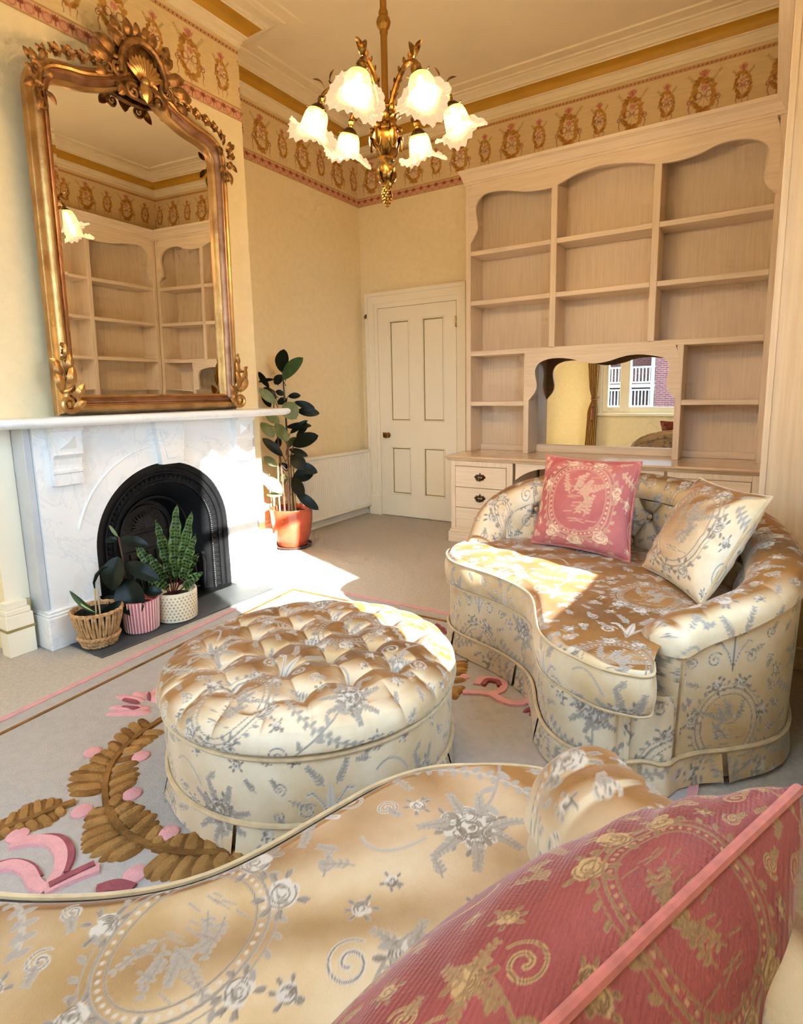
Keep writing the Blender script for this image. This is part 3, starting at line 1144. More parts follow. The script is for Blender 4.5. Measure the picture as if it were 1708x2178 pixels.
# ================================================================== BOOKCASES
S1, S2, S3, S4, CT = 2.358, 1.964, 1.557, 1.1376, .7125
YF = -.25
bk = thing('bookcase', 'pale limed oak bookcase with scalloped top and mirrored niche on the back wall', 'bookcase', (2.37, -.13, CT))
V, Hm, Ym = MAT['wood_v'], MAT['wood_h'], MAT['wood_y']
MB().box(1.27, 3.475, -.014, -.002, CT, 2.96).build('back_panel', V, bk, smooth=False)
for a, b in ((1.27, 1.315), (3.43, 3.475)):
    MB().box(a, b, YF, -.014, CT, 2.88, .003).build('side_upright', V, bk)
MB().box(1.27, 3.475, YF + .02, -.014, 2.86, 2.88).build('top_board', Hm, bk)
for a, b in ((1.988, 2.036), (2.712, 2.759)):
    MB().box(a, b, YF, -.014, S3 - .01, 2.88, .003).build('divider', V, bk)
for zz in (S1, S2):
    for a, b in ((1.315, 1.988), (2.036, 2.712), (2.759, 3.43)):
        MB().box(a, b, YF + .002, -.014, zz - .036, zz, .003).build('shelf', Hm, bk)
MB().box(1.315, 3.43, YF, -.014, S3 - .04, S3, .003).build('middle_rail', Hm, bk)
NL0, NL1, NR0, NR1 = 1.787, 1.832, 2.914, 2.957
for a, b in ((NL0, NL1), (NR0, NR1)):
    MB().box(a, b, YF, -.014, CT, S3 - .038, .003).build('niche_side', V, bk)
for a, b in ((1.315, NL0), (NR1, 3.43)):
    MB().box(a, b, YF + .002, -.014, S4 - .036, S4, .003).build('shelf', Hm, bk)
    MB().box(a, b, -.05, -.014, CT, CT + .05, .003).build('back_rail', Hm, bk)


def fretboard(pts, ax, a, b):
    """board with a scalloped edge: pts = (u, z, outer_u, outer_z)"""
    Q, _ = catmull(pts, 150)
    m = MB()
    inner = [(q[0], q[1]) for q in Q]
    outer = [(q[2], q[3]) for q in Q]
    return m.strip_prism(outer, inner, ax, a, b)


vx = [(1.314, 2.415), (1.371, 2.505), (1.38, 2.552), (1.362, 2.669), (1.38, 2.738), (1.445, 2.781), (1.599, 2.776), (1.791, 2.733), (1.99, 2.722),
      (2.039, 2.736), (2.194, 2.787), (2.36, 2.803), (2.562, 2.778), (2.708, 2.738), (2.756, 2.732), (2.874, 2.729), (2.988, 2.744), (3.121, 2.781),
      (3.251, 2.774), (3.334, 2.743), (3.376, 2.697), (3.386, 2.633), (3.363, 2.551), (3.373, 2.487), (3.429, 2.412)]
pts = []
for i, (x, z) in enumerate(vx):
    if i < 5:
        pts.append((x, z, 1.30, z))
    elif i == 5:
        pts.append((x, z, 1.34, 2.885))
    elif i >= len(vx) - 5:
        pts.append((x, z, 3.445, z))
    elif i == len(vx) - 6:
        pts.append((x, z, 3.40, 2.885))
    else:
        pts.append((x, z, x, 2.885))
fretboard(pts, 1, YF - .002, YF + .018).build('scalloped_valance', Hm, bk, smooth=False)
nx_ = [(1.832, 1.145), (1.88, 1.204), (1.897, 1.263), (1.882, 1.351), (1.889, 1.402), (1.926, 1.444), (2.002, 1.466), (2.098, 1.467), (2.186, 1.451),
       (2.287, 1.423), (2.37, 1.417), (2.452, 1.429), (2.531, 1.452), (2.603, 1.465), (2.693, 1.464), (2.788, 1.447), (2.838, 1.428), (2.865, 1.385),
       (2.864, 1.333), (2.855, 1.274), (2.86, 1.228), (2.887, 1.182), (2.914, 1.149)]
pts = []
for i, (x, z) in enumerate(nx_):
    if i < 5:
        pts.append((x, z, NL0 + .01, z))
    elif i == 5:
        pts.append((x, z, 1.84, S3 - .03))
    elif i >= len(nx_) - 5:
        pts.append((x, z, NR1 - .01, z))
    elif i == len(nx_) - 6:
        pts.append((x, z, 2.90, S3 - .03))
    else:
        pts.append((x, z, x, S3 - .03))
fretboard(pts, 1, YF - .002, YF + .018).build('niche_valance', Hm, bk, smooth=False)
YN = -.022
MB().box(NL1, NR0, YN + .004, -.014, CT, S3 - .04).build('niche_backing', V, bk, smooth=False)
MB().box(NL1, NR0, YN, YN + .003, CT + .06, S3 - .06).build('niche_mirror', MAT['mirror'], bk, smooth=False)
MB().box(NL1, NR0, YN - .03, YN + .004, CT, CT + .06, .003).build('niche_ledge', Hm, bk)


def crown_prof():
    return [(0, 2.868), (.012, 2.868), (.014, 2.884), (.022, 2.888), (.03, 2.905), (.04, 2.915), (.044, 2.93), (.058, 2.94), (.068, 2.945), (.072, 2.967), (0, 2.967)]


m = MB()
cp = crown_prof()
k = len(cp)
vs = [(1.27 - p * 0.45, YF - p, z) for p, z in cp] + [(3.475 - p, YF - p, z) for p, z in cp]
m.add(vs, [(j, k + j, k + j + 1, j + 1) for j in range(k - 1)])
m.add([(1.27 - p * .45, YF - p, z) for p, z in cp] + [(1.27 - p * .45, -.002, z) for p, z in cp], [(j, j + 1, k + j + 1, k + j) for j in range(k - 1)])
m.box(1.27, 3.475, YF, -.002, 2.955, 2.967)
m.build('crown_moulding', Hm, bk)

# worktop and drawer pedestals -------------------------------------
wt = MB()
edge = [(-.612, .672), (-.618, .678), (-.622, .69), (-.634, .694), (-.638, .702), (-.634, .7125)]
n = len(edge)
vs = []
for xx, s in ((1.288, 1), (3.474, 0)):
    vs += [(xx - (s * (abs(y) - .612)), y, z) for y, z in edge]
wt.add(vs, [(j, n + j, n + j + 1, j + 1) for j in range(n - 1)])
wt.add([(1.288 - (abs(y) - .612), y, z) for y, z in edge] + [(1.288 - (abs(y) - .612), -.002, z) for y, z in edge], [(j, j + 1, n + j + 1, n + j) for j in range(n - 1)])
wt.box(1.27, 3.474, -.634, -.002, .7124, .7125).box(1.288, 3.474, -.612, -.002, .672, .712)
tag(wt.build('worktop', mat('limed_oak_polished', (226, 198, 164), 0.16, rgb2=(203, 171, 136), scale=5, stretch=(.7, 14, 14), coat=.3)),
    'long polished oak worktop between the drawer pedestals and the bookcase', 'worktop')


def handle(parent, x, y, z):
    m = MB()
    for (dx, dz, r) in ((0, .016, .014), (-.02, .014, .011), (.02, .014, .011), (-.037, .004, .012), (.037, .004, .012), (-.022, -.010, .012), (.022, -.010, .012), (0, -.012, .013), (-.03, .018, .007), (.03, .018, .007), (0, .031, .007)):
        m.lathe([(0, .004), (r * .7, .004), (r, .002), (r, 0)], (x + dx, y, z + dz), 8, axis=(0, -1, 0))
    m.tube([(x - .028, y, z + .006), (x - .03, y - .016, z + .002), (x - .024, y - .02, z - .014), (x - .01, y - .021, z - .022), (x + .01, y - .021, z - .022),
            (x + .024, y - .02, z - .014), (x + .03, y - .016, z + .002), (x + .028, y, z + .006)], .0045, 6)
    m.build('handle', MAT['bronze'], parent)


def pedestal(name, label, a, b, d0, d1, side):
    p = thing(name, label, 'drawer unit', ((a + b) / 2, -.3, 0))
    m = MB()
    zt = .671
    # carcass with face frame
    m.box(a, a + .02, -.59, -.01, .09, zt).box(b - .02, b, -.59, -.01, .09, zt).box(a, b, -.03, -.01, .09, zt)
    m.box(a, d0, -.61, -.58, .09, zt, .002).box(d1, b, -.61, -.58, .09, zt, .002)
    m.box(d0, d1, -.61, -.58, .632, zt, .002).box(d0, d1, -.61, -.58, .09, .118, .002)
    m.build('carcass', V, p)
    pl = MB().box(a - .018, b + (.018 if side < 0 else 0), -.632, -.01, 0, .085, .003)
    pl.box(a - .012, b + (.012 if side < 0 else 0), -.624, -.01, .085, .10, .005).box(a - .005, b, -.616, -.01, .10, .112, .004)
    pl.build('plinth', Hm, p)
    for z0, z1 in ((.4607, .6285), (.2935, .4567), (.1195, .2895)):
        dr = MB().box(d0 + .003, d1 - .003, -.612, -.57, z0, z1, .002).build('drawer', Hm, p)
        handle(dr, (d0 + d1) / 2, -.612, (z0 + z1) / 2)
    return p


pedestal('drawer_pedestal', 'limed oak drawer pedestal with three drawers beside the door', 1.31, 1.845, 1.349, 1.794, -1)
pedestal('drawer_pedestal', 'limed oak drawer pedestal in the corner behind the gold cushion', 2.94, 3.474, 2.982, 3.43, 1)
kp = thing('kneehole_panel', 'dark arched kneehole panel between the two oak drawer pedestals', 'panel', (2.4, -.55, 0))
pts = []
for i in range(25):
    t = i / 24
    x = 1.866 + (2.919 - 1.866) * t
    pts.append((x, .655 - .11 * (abs(2 * t - 1)) ** 4, x, .671))
fretboard(pts, 1, -.605, -.585).build('apron', Hm, kp, smooth=False)
MB().box(1.866, 2.919, -.06, -.04, .0, .67).build('rear_board', V, kp, smooth=False)

# bookcase on the right wall ----------------------------------------
YE = -1.85
XF = 3.475
rb = thing('bookcase', 'tall limed oak bookcase on the right wall showing only its end panel', 'bookcase', (3.6, -1.05, 0))
MB().box(3.715, 3.728, YE, YF, 0, 2.96).build('back_panel', V, rb, smooth=False)
for a, b in ((YF - .045, YF), (-1.075, -1.03)):
    MB().box(XF, 3.715, a, b, .001 if a < -1.2 else 0, 2.88, .003).build('upright', V, rb)
MB().box(XF, XF + .025, YE - .004, YE + .045, 0, 2.88, .002).build('upright', V, rb)
MB().box(XF + .025, 3.715, YE, YE + .03, 0, 2.88, .001).build('end_panel', V, rb)
MB().box(XF + .03, 3.72, YE - .018, YE, 0, .10, .004).build('plinth', Ym, rb)
for zz in (S1, S2, S3, S4, CT + .04):
    for a, b in ((-1.03, YF - .045), (YE + .045, -1.075)):
        MB().box(XF + .002, 3.715, a, b, zz - .036, zz, .003).build('shelf', Ym, rb)
for a, b in ((-1.03, YF - .045), (YE + .045, -1.075)):
    MB().box(XF + .004, XF + .024, a, b, 0.08, CT, .002).build('cupboard_door', V, rb)
pts = []
prof = [(0.0, 2.415), (.057, 2.505), (.066, 2.552), (.048, 2.669), (.066, 2.738), (.13, 2.781), (.285, 2.776), (.50, 2.735), (.735, 2.722)]
c1 = [(YF - .045 - u, z, (YF - .03 if i < 5 else (YF - .07 if i == 5 else YF - .045 - u)), (z if i < 5 else 2.885)) for i, (u, z) in enumerate(prof)]
c2 = [(YE + .045 + u, z, (YE + .03 if i < 5 else (YE + .07 if i == 5 else YE + .045 + u)), (z if i < 5 else 2.885)) for i, (u, z) in enumerate(prof)][::-1]
fretboard(c1 + [(-1.08, 2.722, -1.08, 2.885)] + c2[1:], 0, XF - .002, XF + .018).build('scalloped_valance', Ym, rb, smooth=False)
m = MB()
vs = [(XF - p, YF - p, z) for p, z in cp] + [(XF - p, YE - .004, z) for p, z in cp]
m.add(vs, [(j, k + j, k + j + 1, j + 1) for j in range(k - 1)])
m.add([(XF - p, YE - .004, z) for p, z in cp], [tuple(range(k))])
m.box(XF, 3.728, YE, YF, 2.87, 2.967)
m.build('crown_moulding', Ym, rb)

# ================================================================== FIREPLACE
fp = thing('fireplace_surround', 'white veined marble fireplace surround with arched opening and mantel shelf', 'fireplace', (.5, FY, 0))
Mb = MAT['marble']


def arch_pts(r, n=40, z0=0.0, cy=FY, spr=SPR):
    out = [(cy - r, z0), (cy - r, z0 + (spr - z0) * .5)]
    out += [(cy - r * math.cos(PI * i / n), spr + r * math.sin(PI * i / n)) for i in range(n + 1)]
    out += [(cy + r, z0 + (spr - z0) * .5), (cy + r, z0)]
    return out


def arch_slab(r, y0, y1, z1, x0, x1, z0=0.0):
    A = arch_pts(r, 40, z0)
    O = []
    for (y, z) in A:
        if z <= SPR + 1e-6:
            O.append((y0 if y < FY else y1, z))
        else:
            a = math.atan2(z - SPR, y - FY)
            ca, sa = math.cos(a), math.sin(a)
            t = min(((y1 - FY) / ca if ca > 1e-6 else 1e9), ((y0 - FY) / ca if ca < -1e-6 else 1e9), ((z1 - SPR) / sa if sa > 1e-6 else 1e9))
            O.append((FY + ca * t, SPR + sa * t))
    m = MB()
    m.strip_prism(O, A, 0, x0, x1)
    # square off the two upper corners
    for i in range(len(O) - 1):
        (ya, za), (yb, zb) = O[i], O[i + 1]
        if abs(za - z1) > 1e-6 and abs(zb - z1) < 1e-6 and za > SPR:
            m.prism([(ya, za), (yb, zb), (ya, z1)], 0, x0, x1)
        if abs(za - z1) < 1e-6 and abs(zb - z1) > 1e-6 and zb > SPR:
            m.prism([(ya, za), (yb, zb), (yb, z1)], 0, x0, x1)
    return m


arch_slab(AR, -3.375, -2.025, 1.085, BX, .565, .19).build('arched_panel', Mb, fp, smooth=False)
for y0, y1 in ((-3.408, -3.375), (-2.025, -1.992)):
    MB().box(BX, .548, y0, y1, .19, 1.085, .003).build('edge_strip', MAT['grey_marble'], fp)
for y0, y1 in ((-3.415, FY - AR - .004), (FY + AR + .004, -1.985)):
    MB().box(BX, .604, y0, y1, 0, .165, .004).box(BX, .596, y0 + .004, y1 - .004, .165, .178, .005).box(BX, .584, y0 + .01, y1 - .01, .178, .192, .005).build('plinth', Mb, fp)
for sgn, y0, y1 in ((-1, -3.312, -3.172), (1, -2.20, -2.06)):
    cpm = MB()
    ym = (y0 + y1) / 2
    pr = [(.56, .80), (.592, .80), (.592, .855), (.598, .86), (.598, .875), (.59, .88), (.592, .90), (.60, .93), (.618, .95), (.618, .958), (.612, .962), (.616, 1.062), (.635, 1.068), (.64, 1.09), (.56, 1.09)]
    cpm.prism([(a, b) for a, b in pr], 1, y0, y1)
    brk = cpm.build('bracket', Mb, fp, smooth=False)
    py = MB()
    a, b, c, e = y0 + .03, y1 - .03, .978, 1.045
    py.add([(.614, a, c), (.614, b, c), (.614, b, e), (.614, a, e), (.634, ym, (c + e) / 2)], [(0, 1, 4), (1, 2, 4), (2, 3, 4), (3, 0, 4)])
    py.build('pyramid_boss', Mb, brk, smooth=False)
ks = MB().add([(x, y, z) for x in (.56, .604) for (y, z) in ((-2.732, .842), (-2.596, .842), (-2.572, 1.086), (-2.762, 1.086))],
              [(4, 5, 6, 7), (0, 1, 5, 4), (1, 2, 6, 5), (2, 3, 7, 6), (3, 0, 4, 7), (3, 2, 1, 0)]).build('keystone', Mb, fp, smooth=False)
MB().prism([(-2.70, .875), (-2.63, .875), (-2.60, 1.03), (-2.735, 1.03)], 0, .60, .609).build('keystone_panel', Mb, ks, smooth=False)
for a0, a1 in ((100, 165), (15, 72)):
    pts = [(.566, FY + .525 * math.cos(math.radians(a0 + (a1 - a0) * i / 24)), SPR + .01 + .525 * math.sin(math.radians(a0 + (a1 - a0) * i / 24))) for i in range(25)]
    MB().tube(pts, .006, 6).build('arch_bead', Mb, fp)
# mantel shelf with rounded front corners
def shelf_outline(off, r=.11):
    x1, ya, yb = .725 - off, -3.60 + off, -1.80 - off
    pts = [(BX, ya)]
    for i in range(9):
        a = -PI / 2 + PI / 2 * i / 8
        pts.append((x1 - r + r * math.cos(a), ya + r + r * math.sin(a)))
    for i in range(9):
        a = PI / 2 * i / 8
        pts.append((x1 - .03 + .03 * math.cos(a), yb - .03 + .03 * math.sin(a)))
    pts.append((BX, yb))
    return pts
m = MB()
lay = [(.028, 1.087), (.014, 1.092), (.004, 1.099), (0, 1.108), (0, 1.118), (.004, 1.126), (.010, 1.131)]
rings = [[(x, y, z) for x, y in shelf_outline(o)] for o, z in lay]
n = len(rings[0])
vs = [v for r in rings for v in r]
fs = [(i * n + j, i * n + (j + 1) % n, (i + 1) * n + (j + 1) % n, (i + 1) * n + j) for i in range(len(lay) - 1) for j in range(n)]
fs += [tuple(range(n))[::-1], tuple(range((len(lay) - 1) * n, len(lay) * n))]
m.add(vs, fs).build('mantel_shelf', Mb, fp)

# cast-iron insert --------------------------------------------------
ir = thing('fire_insert', 'black cast iron arched fireplace insert with sawtooth band and grate', 'fire insert', (.45, FY, 0))
I = MAT['iron']


def arch_strip(m, r1, x1, r2, x2, n=48, s1=SPR, s2=SPR):
    A, B = arch_pts(r1, n, 0, FY, s1), arch_pts(r2, n, 0, FY, s2)
    k = len(A)
    m.add([(x1, y, z) for y, z in A] + [(x2, y, z) for y, z in B], [(i, i + 1, k + i + 1, k + i) for i in range(k - 1)])


m = MB()
arch_strip(m, .432, .552, .40, .550); arch_strip(m, .40, .550, .395, .536); arch_strip(m, .395, .536, .375, .534)
m.build('outer_frame', I, ir)
m = MB()
for (ra, xa, rb_, xb) in ((.375, .534, .372, .545), (.372, .545, .364, .545), (.364, .545, .362, .532), (.362, .532, .325, .528), (.325, .528, .322, .538), (.322, .538, .312, .538), (.312, .538, .310, .525)):
    arch_strip(m, ra, xa, rb_, xb)
m.build('moulded_ring', I, ir)
m = MB()
P1 = arch_pts(.360, 48)
P2 = arch_pts(.334, 48)
def along(P, s):
    P = np.array(P); L = np.concatenate([[0], np.cumsum(np.linalg.norm(np.diff(P, axis=0), axis=1))])
    return np.interp(s * L[-1], L, P[:, 0]), np.interp(s * L[-1], L, P[:, 1])
NZ = 62
for i in range(NZ):
    a, b, c = along(P1, i / NZ), along(P1, (i + 1) / NZ), along(P2, (i + .5) / NZ)
    ce = ((a[0] + b[0] + c[0]) / 3, (a[1] + b[1] + c[1]) / 3)
    m.add([(.531, *a), (.531, *b), (.531, *c), (.547, *ce)], [(0, 1, 3), (1, 2, 3), (2, 0, 3)])
m.build('sawtooth_band', I, ir, smooth=False)['kind'] = 'stuff'
m = MB()
for i in range(150):
    y, z = along(arch_pts(.317, 48), i / 150)
    m.ball((.539, y, z), .0042, 6)
m.build('bead_band', I, ir)['kind'] = 'stuff'
m = MB()
arch_strip(m, .310, .525, .225, .42); arch_strip(m, .225, .42, .222, .432); arch_strip(m, .222, .432, .212, .432); arch_strip(m, .212, .432, .21, .40); arch_strip(m, .21, .40, .185, .33)
m.build('splayed_cheek', I, ir)
m = MB()
arch_strip(m, .30, .33, .0, .33)
arch_strip(m, .165, .33, .16, .345); arch_strip(m, .16, .345, .15, .345); arch_strip(m, .15, .345, .148, .335)
m.box(.33, .338, FY - .148, FY + .148, .40, .41).box(.33, .338, FY - .148, FY + .148, .30, .312)
for i in range(14):
    a = PI * i / 13
    m.leaf((.336, FY, SPR + .02), (.342, FY + .1 * math.cos(a), SPR + .02 + .1 * math.sin(a)), .018, (1, 0, 0))
for i in range(-2, 3):
    m.box(.33, .34, FY + i * .055 - .004, FY + i * .055 + .004, .20, .30)
m.build('fireback_plate', I, ir)
g = MB()
for i in range(12):
    y = FY - .20 + .40 * i / 11
    g.tube([(.50, y, .02), (.51, y, .12), (.50, y, .20)], .007, 6)
g.box(.49, .515, FY - .22, FY + .22, .195, .212, .004).box(.49, .515, FY - .22, FY + .22, .03, .045, .004)
g.build('grate', I, ir)
for sg in (-1, 1):
    g = MB()
    g.tube([(.53, FY + sg * .235, .02), (.54, FY + sg * .235, .2), (.54, FY + sg * .23, .24)], [.01, .012, .008], 8).ball((.54, FY + sg * .23, .255), .018, 8)
    g.build('grate_finial', I, ir)
tag(MB().box(.30, .604, FY - AR + .005, FY + AR - .005, .0005, .006).build('hearth_back', MAT['iron'], smooth=False), 'black iron floor plate inside the fireplace opening', 'hearth')
hs = MB().box(.606, .888, -3.335, -2.225, .0005, .008, .003).build('hearth_slab', MAT['slate'])
tag(hs, 'dark grey slate hearth slab in front of the fireplace', 'hearth')

# ================================================================== OVERMANTEL MIRROR
MC = -2.645
mr = thing('overmantel_mirror', 'large ornate gilt overmantel mirror standing on the marble mantel shelf', 'mirror', (.53, MC, 1.132))
half = [(.575, 1.135), (.575, 1.6), (.575, 2.1), (.575, 2.55), (.572, 2.64), (.545, 2.715), (.49, 2.765), (.41, 2.79), (.32, 2.805), (.22, 2.84), (.13, 2.885), (.06, 2.91), (0, 2.918)]
hc, _ = catmull(half[3:], 40)
right = [(.575, 1.135), (.575, 1.6), (.575, 2.1)] + [tuple(p) for p in hc]
path = [(MC + a, b) for a, b in right] + [(MC - a, b) for a, b in right[::-1][1:]]
N_ = len(path)


def inset(d):
    out = []
    for i in range(N_):
        p0, p, p1 = np.array(path[i - 1]), np.array(path[i]), np.array(path[(i + 1) % N_])
        e0, e1 = p - p0, p1 - p
        e0 = e0 / np.linalg.norm(e0); e1 = e1 / np.linalg.norm(e1)
        n0, n1 = np.array([-e0[1], e0[0]]), np.array([-e1[1], e1[0]])
        nn = n0 + n1
        nn = nn / (nn @ n0)
        out.append(tuple(p + nn * d))
    return out


def frame_part(prof):
    m = MB()
    k = len(prof)
    rings = [[(x, y, z) for y, z in inset(d)] for d, x in prof]
    vs = [v for r in rings for v in r]
    fs = [(i * N_ + j, (i + 1) * N_ + j, (i + 1) * N_ + (j + 1) % N_, i * N_ + (j + 1) % N_) for i in range(k - 1) for j in range(N_)]
    return m.add(vs, fs)


frame_part([(0, .462), (0, .498), (.008, .508), (.010, .522), (.022, .540), (.036, .548), (.046, .544), (.050, .534)]).build('frame', MAT['gilt'], mr)
frame_part([(.050, .534), (.056, .530), (.060, .536), (.066, .536), (.070, .524), (.084, .510), (.086, .510)]).build('inner_cove', MAT['gilt_bronze'], mr)
frame_part([(.086, .510), (.088, .514), (.092, .504), (.098, .500), (.100, .478)]).build('sight_edge', MAT['gilt'], mr)
gi, gj = inset(.098), inset(.126)
gm = MB().add([(.4785, y, z) for y, z in gi] + [(.479, y, z) for y, z in gj], [(j, (j + 1) % N_, N_ + (j + 1) % N_, N_ + j) for j in range(N_)])
# flat centre built as horizontal strips between the two halves
hN = N_ // 2
fs = []
for j in range(hN):
    a, b = N_ + j, N_ + (j + 1)
    c, d_ = N_ + (N_ - 1 - j - 1) , N_ + (N_ - 1 - j)
    if a == d_ or b == c:
        fs.append((a, b, d_) if b == c else (a, b, c))
    else:
        fs.append((a, b, c, d_))
gm.f.extend(fs)
gm.build('mirror_glass', MAT['mirror'], mr, smooth=False)
MB().prism([p for p in inset(.05)], 0, .462, .470).build('backboard', MAT['gilt_dark'], mr, smooth=False)


def gscroll(m, y, z, r, a0, turns, x, rad, sg=1):
    pts = []
    n = 30
    for i in range(n + 1):
        t = i / n
        rr = r * (1 - .88 * t)
        a = a0 + turns * 2 * PI * t
        pts.append((x + .012 * math.sin(PI * t), y + sg * rr * math.cos(a), z + rr * math.sin(a)))
    m.tube(pts, [rad * (1.1 - .45 * i / n) for i in range(n + 1)], 7)
    m.ball(pts[-1], rad * 1.5, 8)


def gleaf(m, y, z, ang, ln, wd, x, curl=.22):
    m.leaf((x, y, z), (x + .018, y + ln * math.cos(ang), z + ln * math.sin(ang)), wd, (1, 0, 0), droop=curl, fold=-.35, nl=8, nw=3, power=.7)


def gflower(m, y, z, r, x):
    for k in range(6):
        a = 2 * PI * k / 6 + .3
        m.leaf((x, y, z), (x + r * .5, y + r * math.cos(a), z + r * math.sin(a)), r * .9, (1, 0, 0), droop=.15, fold=.3, nl=5, nw=2, power=.5)
    m.ball((x + r * .35, y, z), r * .32, 8)


G, GD = MAT['gilt'], MAT['gilt_dark']
cr = MB()
# shell
for i in range(11):
    a = math.radians(25 + 130 * i / 10)
    cr.leaf((.55, MC, 2.845), (.575, MC + .115 * math.cos(a), 2.845 + .125 * math.sin(a)), .036, (1, 0, 0), droop=.18, fold=-.5, nl=8, nw=3, power=.5)
cr.ball((.57, MC, 2.845), .026, 10)
cr.lathe([(0, .02), (.02, .016), (.03, .006), (.034, 0)], (.552, MC, 2.80), 12, axis=(1, 0, 0))
cr.leaf((.56, MC, 2.86), (.575, MC, 2.745), .07, (1, 0, 0), droop=.2, fold=-.4, nl=8, nw=3)
crest = cr.build('crest_shell', G, mr)
ct = MB()
top_, bot_ = [], []
for i in range(33):
    t = i / 32
    y = -.17 + .34 * t
    k_ = 1 - (abs(y) / .17) ** 2
    top_.append((MC + y, 2.86 + .175 * max(0, k_) ** .5))
    bot_.append((MC + y, 2.83 - .06 * max(0, k_) ** .5))
ct.strip_prism(top_, bot_, 0, .50, .535).build('crest_backing', GD, mr, smooth=False)
cr = MB()
arcp = [(.56 + .012 * math.sin(PI * i / 30), MC + .13 * math.cos(math.radians(-10 + 200 * i / 30)), 2.875 + .155 * math.sin(math.radians(-10 + 200 * i / 30))) for i in range(31)]
cr.tube(arcp, [.012 + .008 * math.sin(PI * i / 30) for i in range(31)], 8)
arcp = [(.548, MC + .10 * math.cos(math.radians(20 + 140 * i / 20)), 2.91 + .15 * math.sin(math.radians(20 + 140 * i / 20))) for i in range(21)]
cr.tube(arcp, .010, 7)
for sg in (-1, 1):
    gscroll(cr, MC + sg * .145, 2.86, .052, 1.2, 1.5, .55, .011, sg)
    gscroll(cr, MC + sg * .11, 2.99, .036, -.6, 1.4, .55, .009, sg)
    gscroll(cr, MC + sg * .075, 2.775, .040, 2.2, -1.4, .56, .010, sg)
    gscroll(cr, MC + sg * .20, 2.835, .032, .4, 1.3, .55, .008, sg)
    gscroll(cr, MC + sg * .045, 3.065, .026, -1.0, 1.3, .54, .007, sg)
cr.build('crest_scrolls', GD, mr)
cr = MB()
for sg in (-1, 1):
    for (dy, z, ang, ln, wd) in ((.10, 2.96, .7, .10, .05), (.14, 2.92, .35, .11, .05), (.16, 2.88, .05, .12, .05), (.12, 3.0, 1.1, .085, .045), (.20, 2.86, .2, .09, .04), (.06, 3.03, 1.35, .075, .04), (.19, 2.83, -.5, .08, .035), (.10, 2.80, -.9, .075, .04), (.02, 3.04, 1.5, .07, .035), (.24, 2.85, .5, .06, .03)):
        gleaf(cr, MC + sg * dy, z, (ang if sg > 0 else PI - ang), ln * 1.15, wd * 1.25, .545)
    gflower(cr, MC + sg * .125, 3.01, .024, .56)
gflower(cr, MC, 3.055, .03, .55)
cr.build('crest_leaves', GD, mr)
for sg in (-1, 1):
    sp = MB()
    for (dy, z, r) in ((.27, 2.835, .030), (.33, 2.82, .034), (.395, 2.81, .036), (.455, 2.795, .032), (.51, 2.765, .026)):
        gflower(sp, MC + sg * dy, z, r, .545)
        for a in (.4, 1.57, 2.6):
            gleaf(sp, MC + sg * dy, z, a, .04, .022, .54)
    sp.build('flower_spray', GD, mr)
    sh = MB()
    yc = MC + sg * .548
    for (dy, dz, ang, ln, wd) in ((0, 0, .3, .06, .035), (.0, .03, 1.2, .07, .04), (.01, -.03, -.6, .07, .035), (0, -.07, -1.4, .09, .04), (-.03, .0, 2.4, .06, .035), (-.03, -.05, -2.2, .07, .03), (.02, .05, .8, .05, .03), (-.02, .06, 1.9, .06, .03)):
        gleaf(sh, yc + sg * dy, 2.66 + dz, (ang if sg > 0 else PI - ang), ln, wd, .55)
    gflower(sh, yc + sg * .01, 2.68, .03, .56)
    gflower(sh, yc, 2.61, .024, .555)
    gflower(sh, yc + sg * .025, 2.63, .018, .55)
    gscroll(sh, yc - sg * .01, 2.54, .028, 1, 1.4, .55, .007, sg)
    sh.build('shoulder_ornament', GD, mr)
    ft = MB()
    gscroll(ft, yc, 1.195, .055, 1.9, 1.45, .552, .014, sg)
    gscroll(ft, yc + sg * .01, 1.29, .038, -1.2, -1.3, .55, .009, sg)
    for (dy, z, ang, ln, wd) in ((.02, 1.24, 1.2, .12, .05), (0, 1.25, 1.75, .14, .05), (-.02, 1.21, 2.2, .10, .045), (.03, 1.30, 1.3, .11, .045), (-.005, 1.33, 1.7, .11, .04), (.02, 1.37, .6, .07, .03), (.0, 1.40, 1.6, .08, .03), (-.01, 1.17, 2.7, .08, .04)):
        gleaf(ft, yc + sg * dy, z, (ang if sg > 0 else PI - ang), ln, wd, .548)
    gflower(ft, yc, 1.44, .022, .55)
    gflower(ft, yc + sg * .005, 1.475, .016, .548)
    gflower(ft, yc + sg * .01, 1.41, .016, .548)
    ft.build('foot_ornament', G, mr)
mr.rotation_euler = (0, math.radians(1.0), math.radians(1.6))

# ================================================================== CHANDELIER
CX, CYY = 1.975, -2.446
ch = thing('chandelier', 'brass chandelier with six lit frilled glass shades hanging from the ceiling', 'chandelier', (CX, CYY, 2.04))
BR = MAT['brass']
m = MB().tube([(CX, CYY, 2.44), (CX, CYY, 3.61)], .0145, 14)
m.lathe([(.014, 2.735), (.018, 2.745), (.017, 2.755), (.026, 2.768), (.031, 2.785), (.026, 2.802), (.018, 2.812), (.021, 2.822), (.014, 2.84)], (CX, CYY, 0), 16)
m.lathe([(.012, 3.56), (.03, 3.575), (.06, 3.59), (.075, 3.61), (.075, 3.62)], (CX, CYY, 0), 20)
m.build('rod', MAT['brass_plain'], ch)
m = MB()
body = [(0, 2.245), (.03, 2.25), (.042, 2.265), (.050, 2.285), (.058, 2.31), (.062, 2.33), (.056, 2.345), (.050, 2.352), (.052, 2.358), (.058, 2.365), (.05, 2.375), (.044, 2.385), (.042, 2.405), (.048, 2.418), (.060, 2.428), (.064, 2.436), (.056, 2.444), (.03, 2.448), (.0, 2.45)]
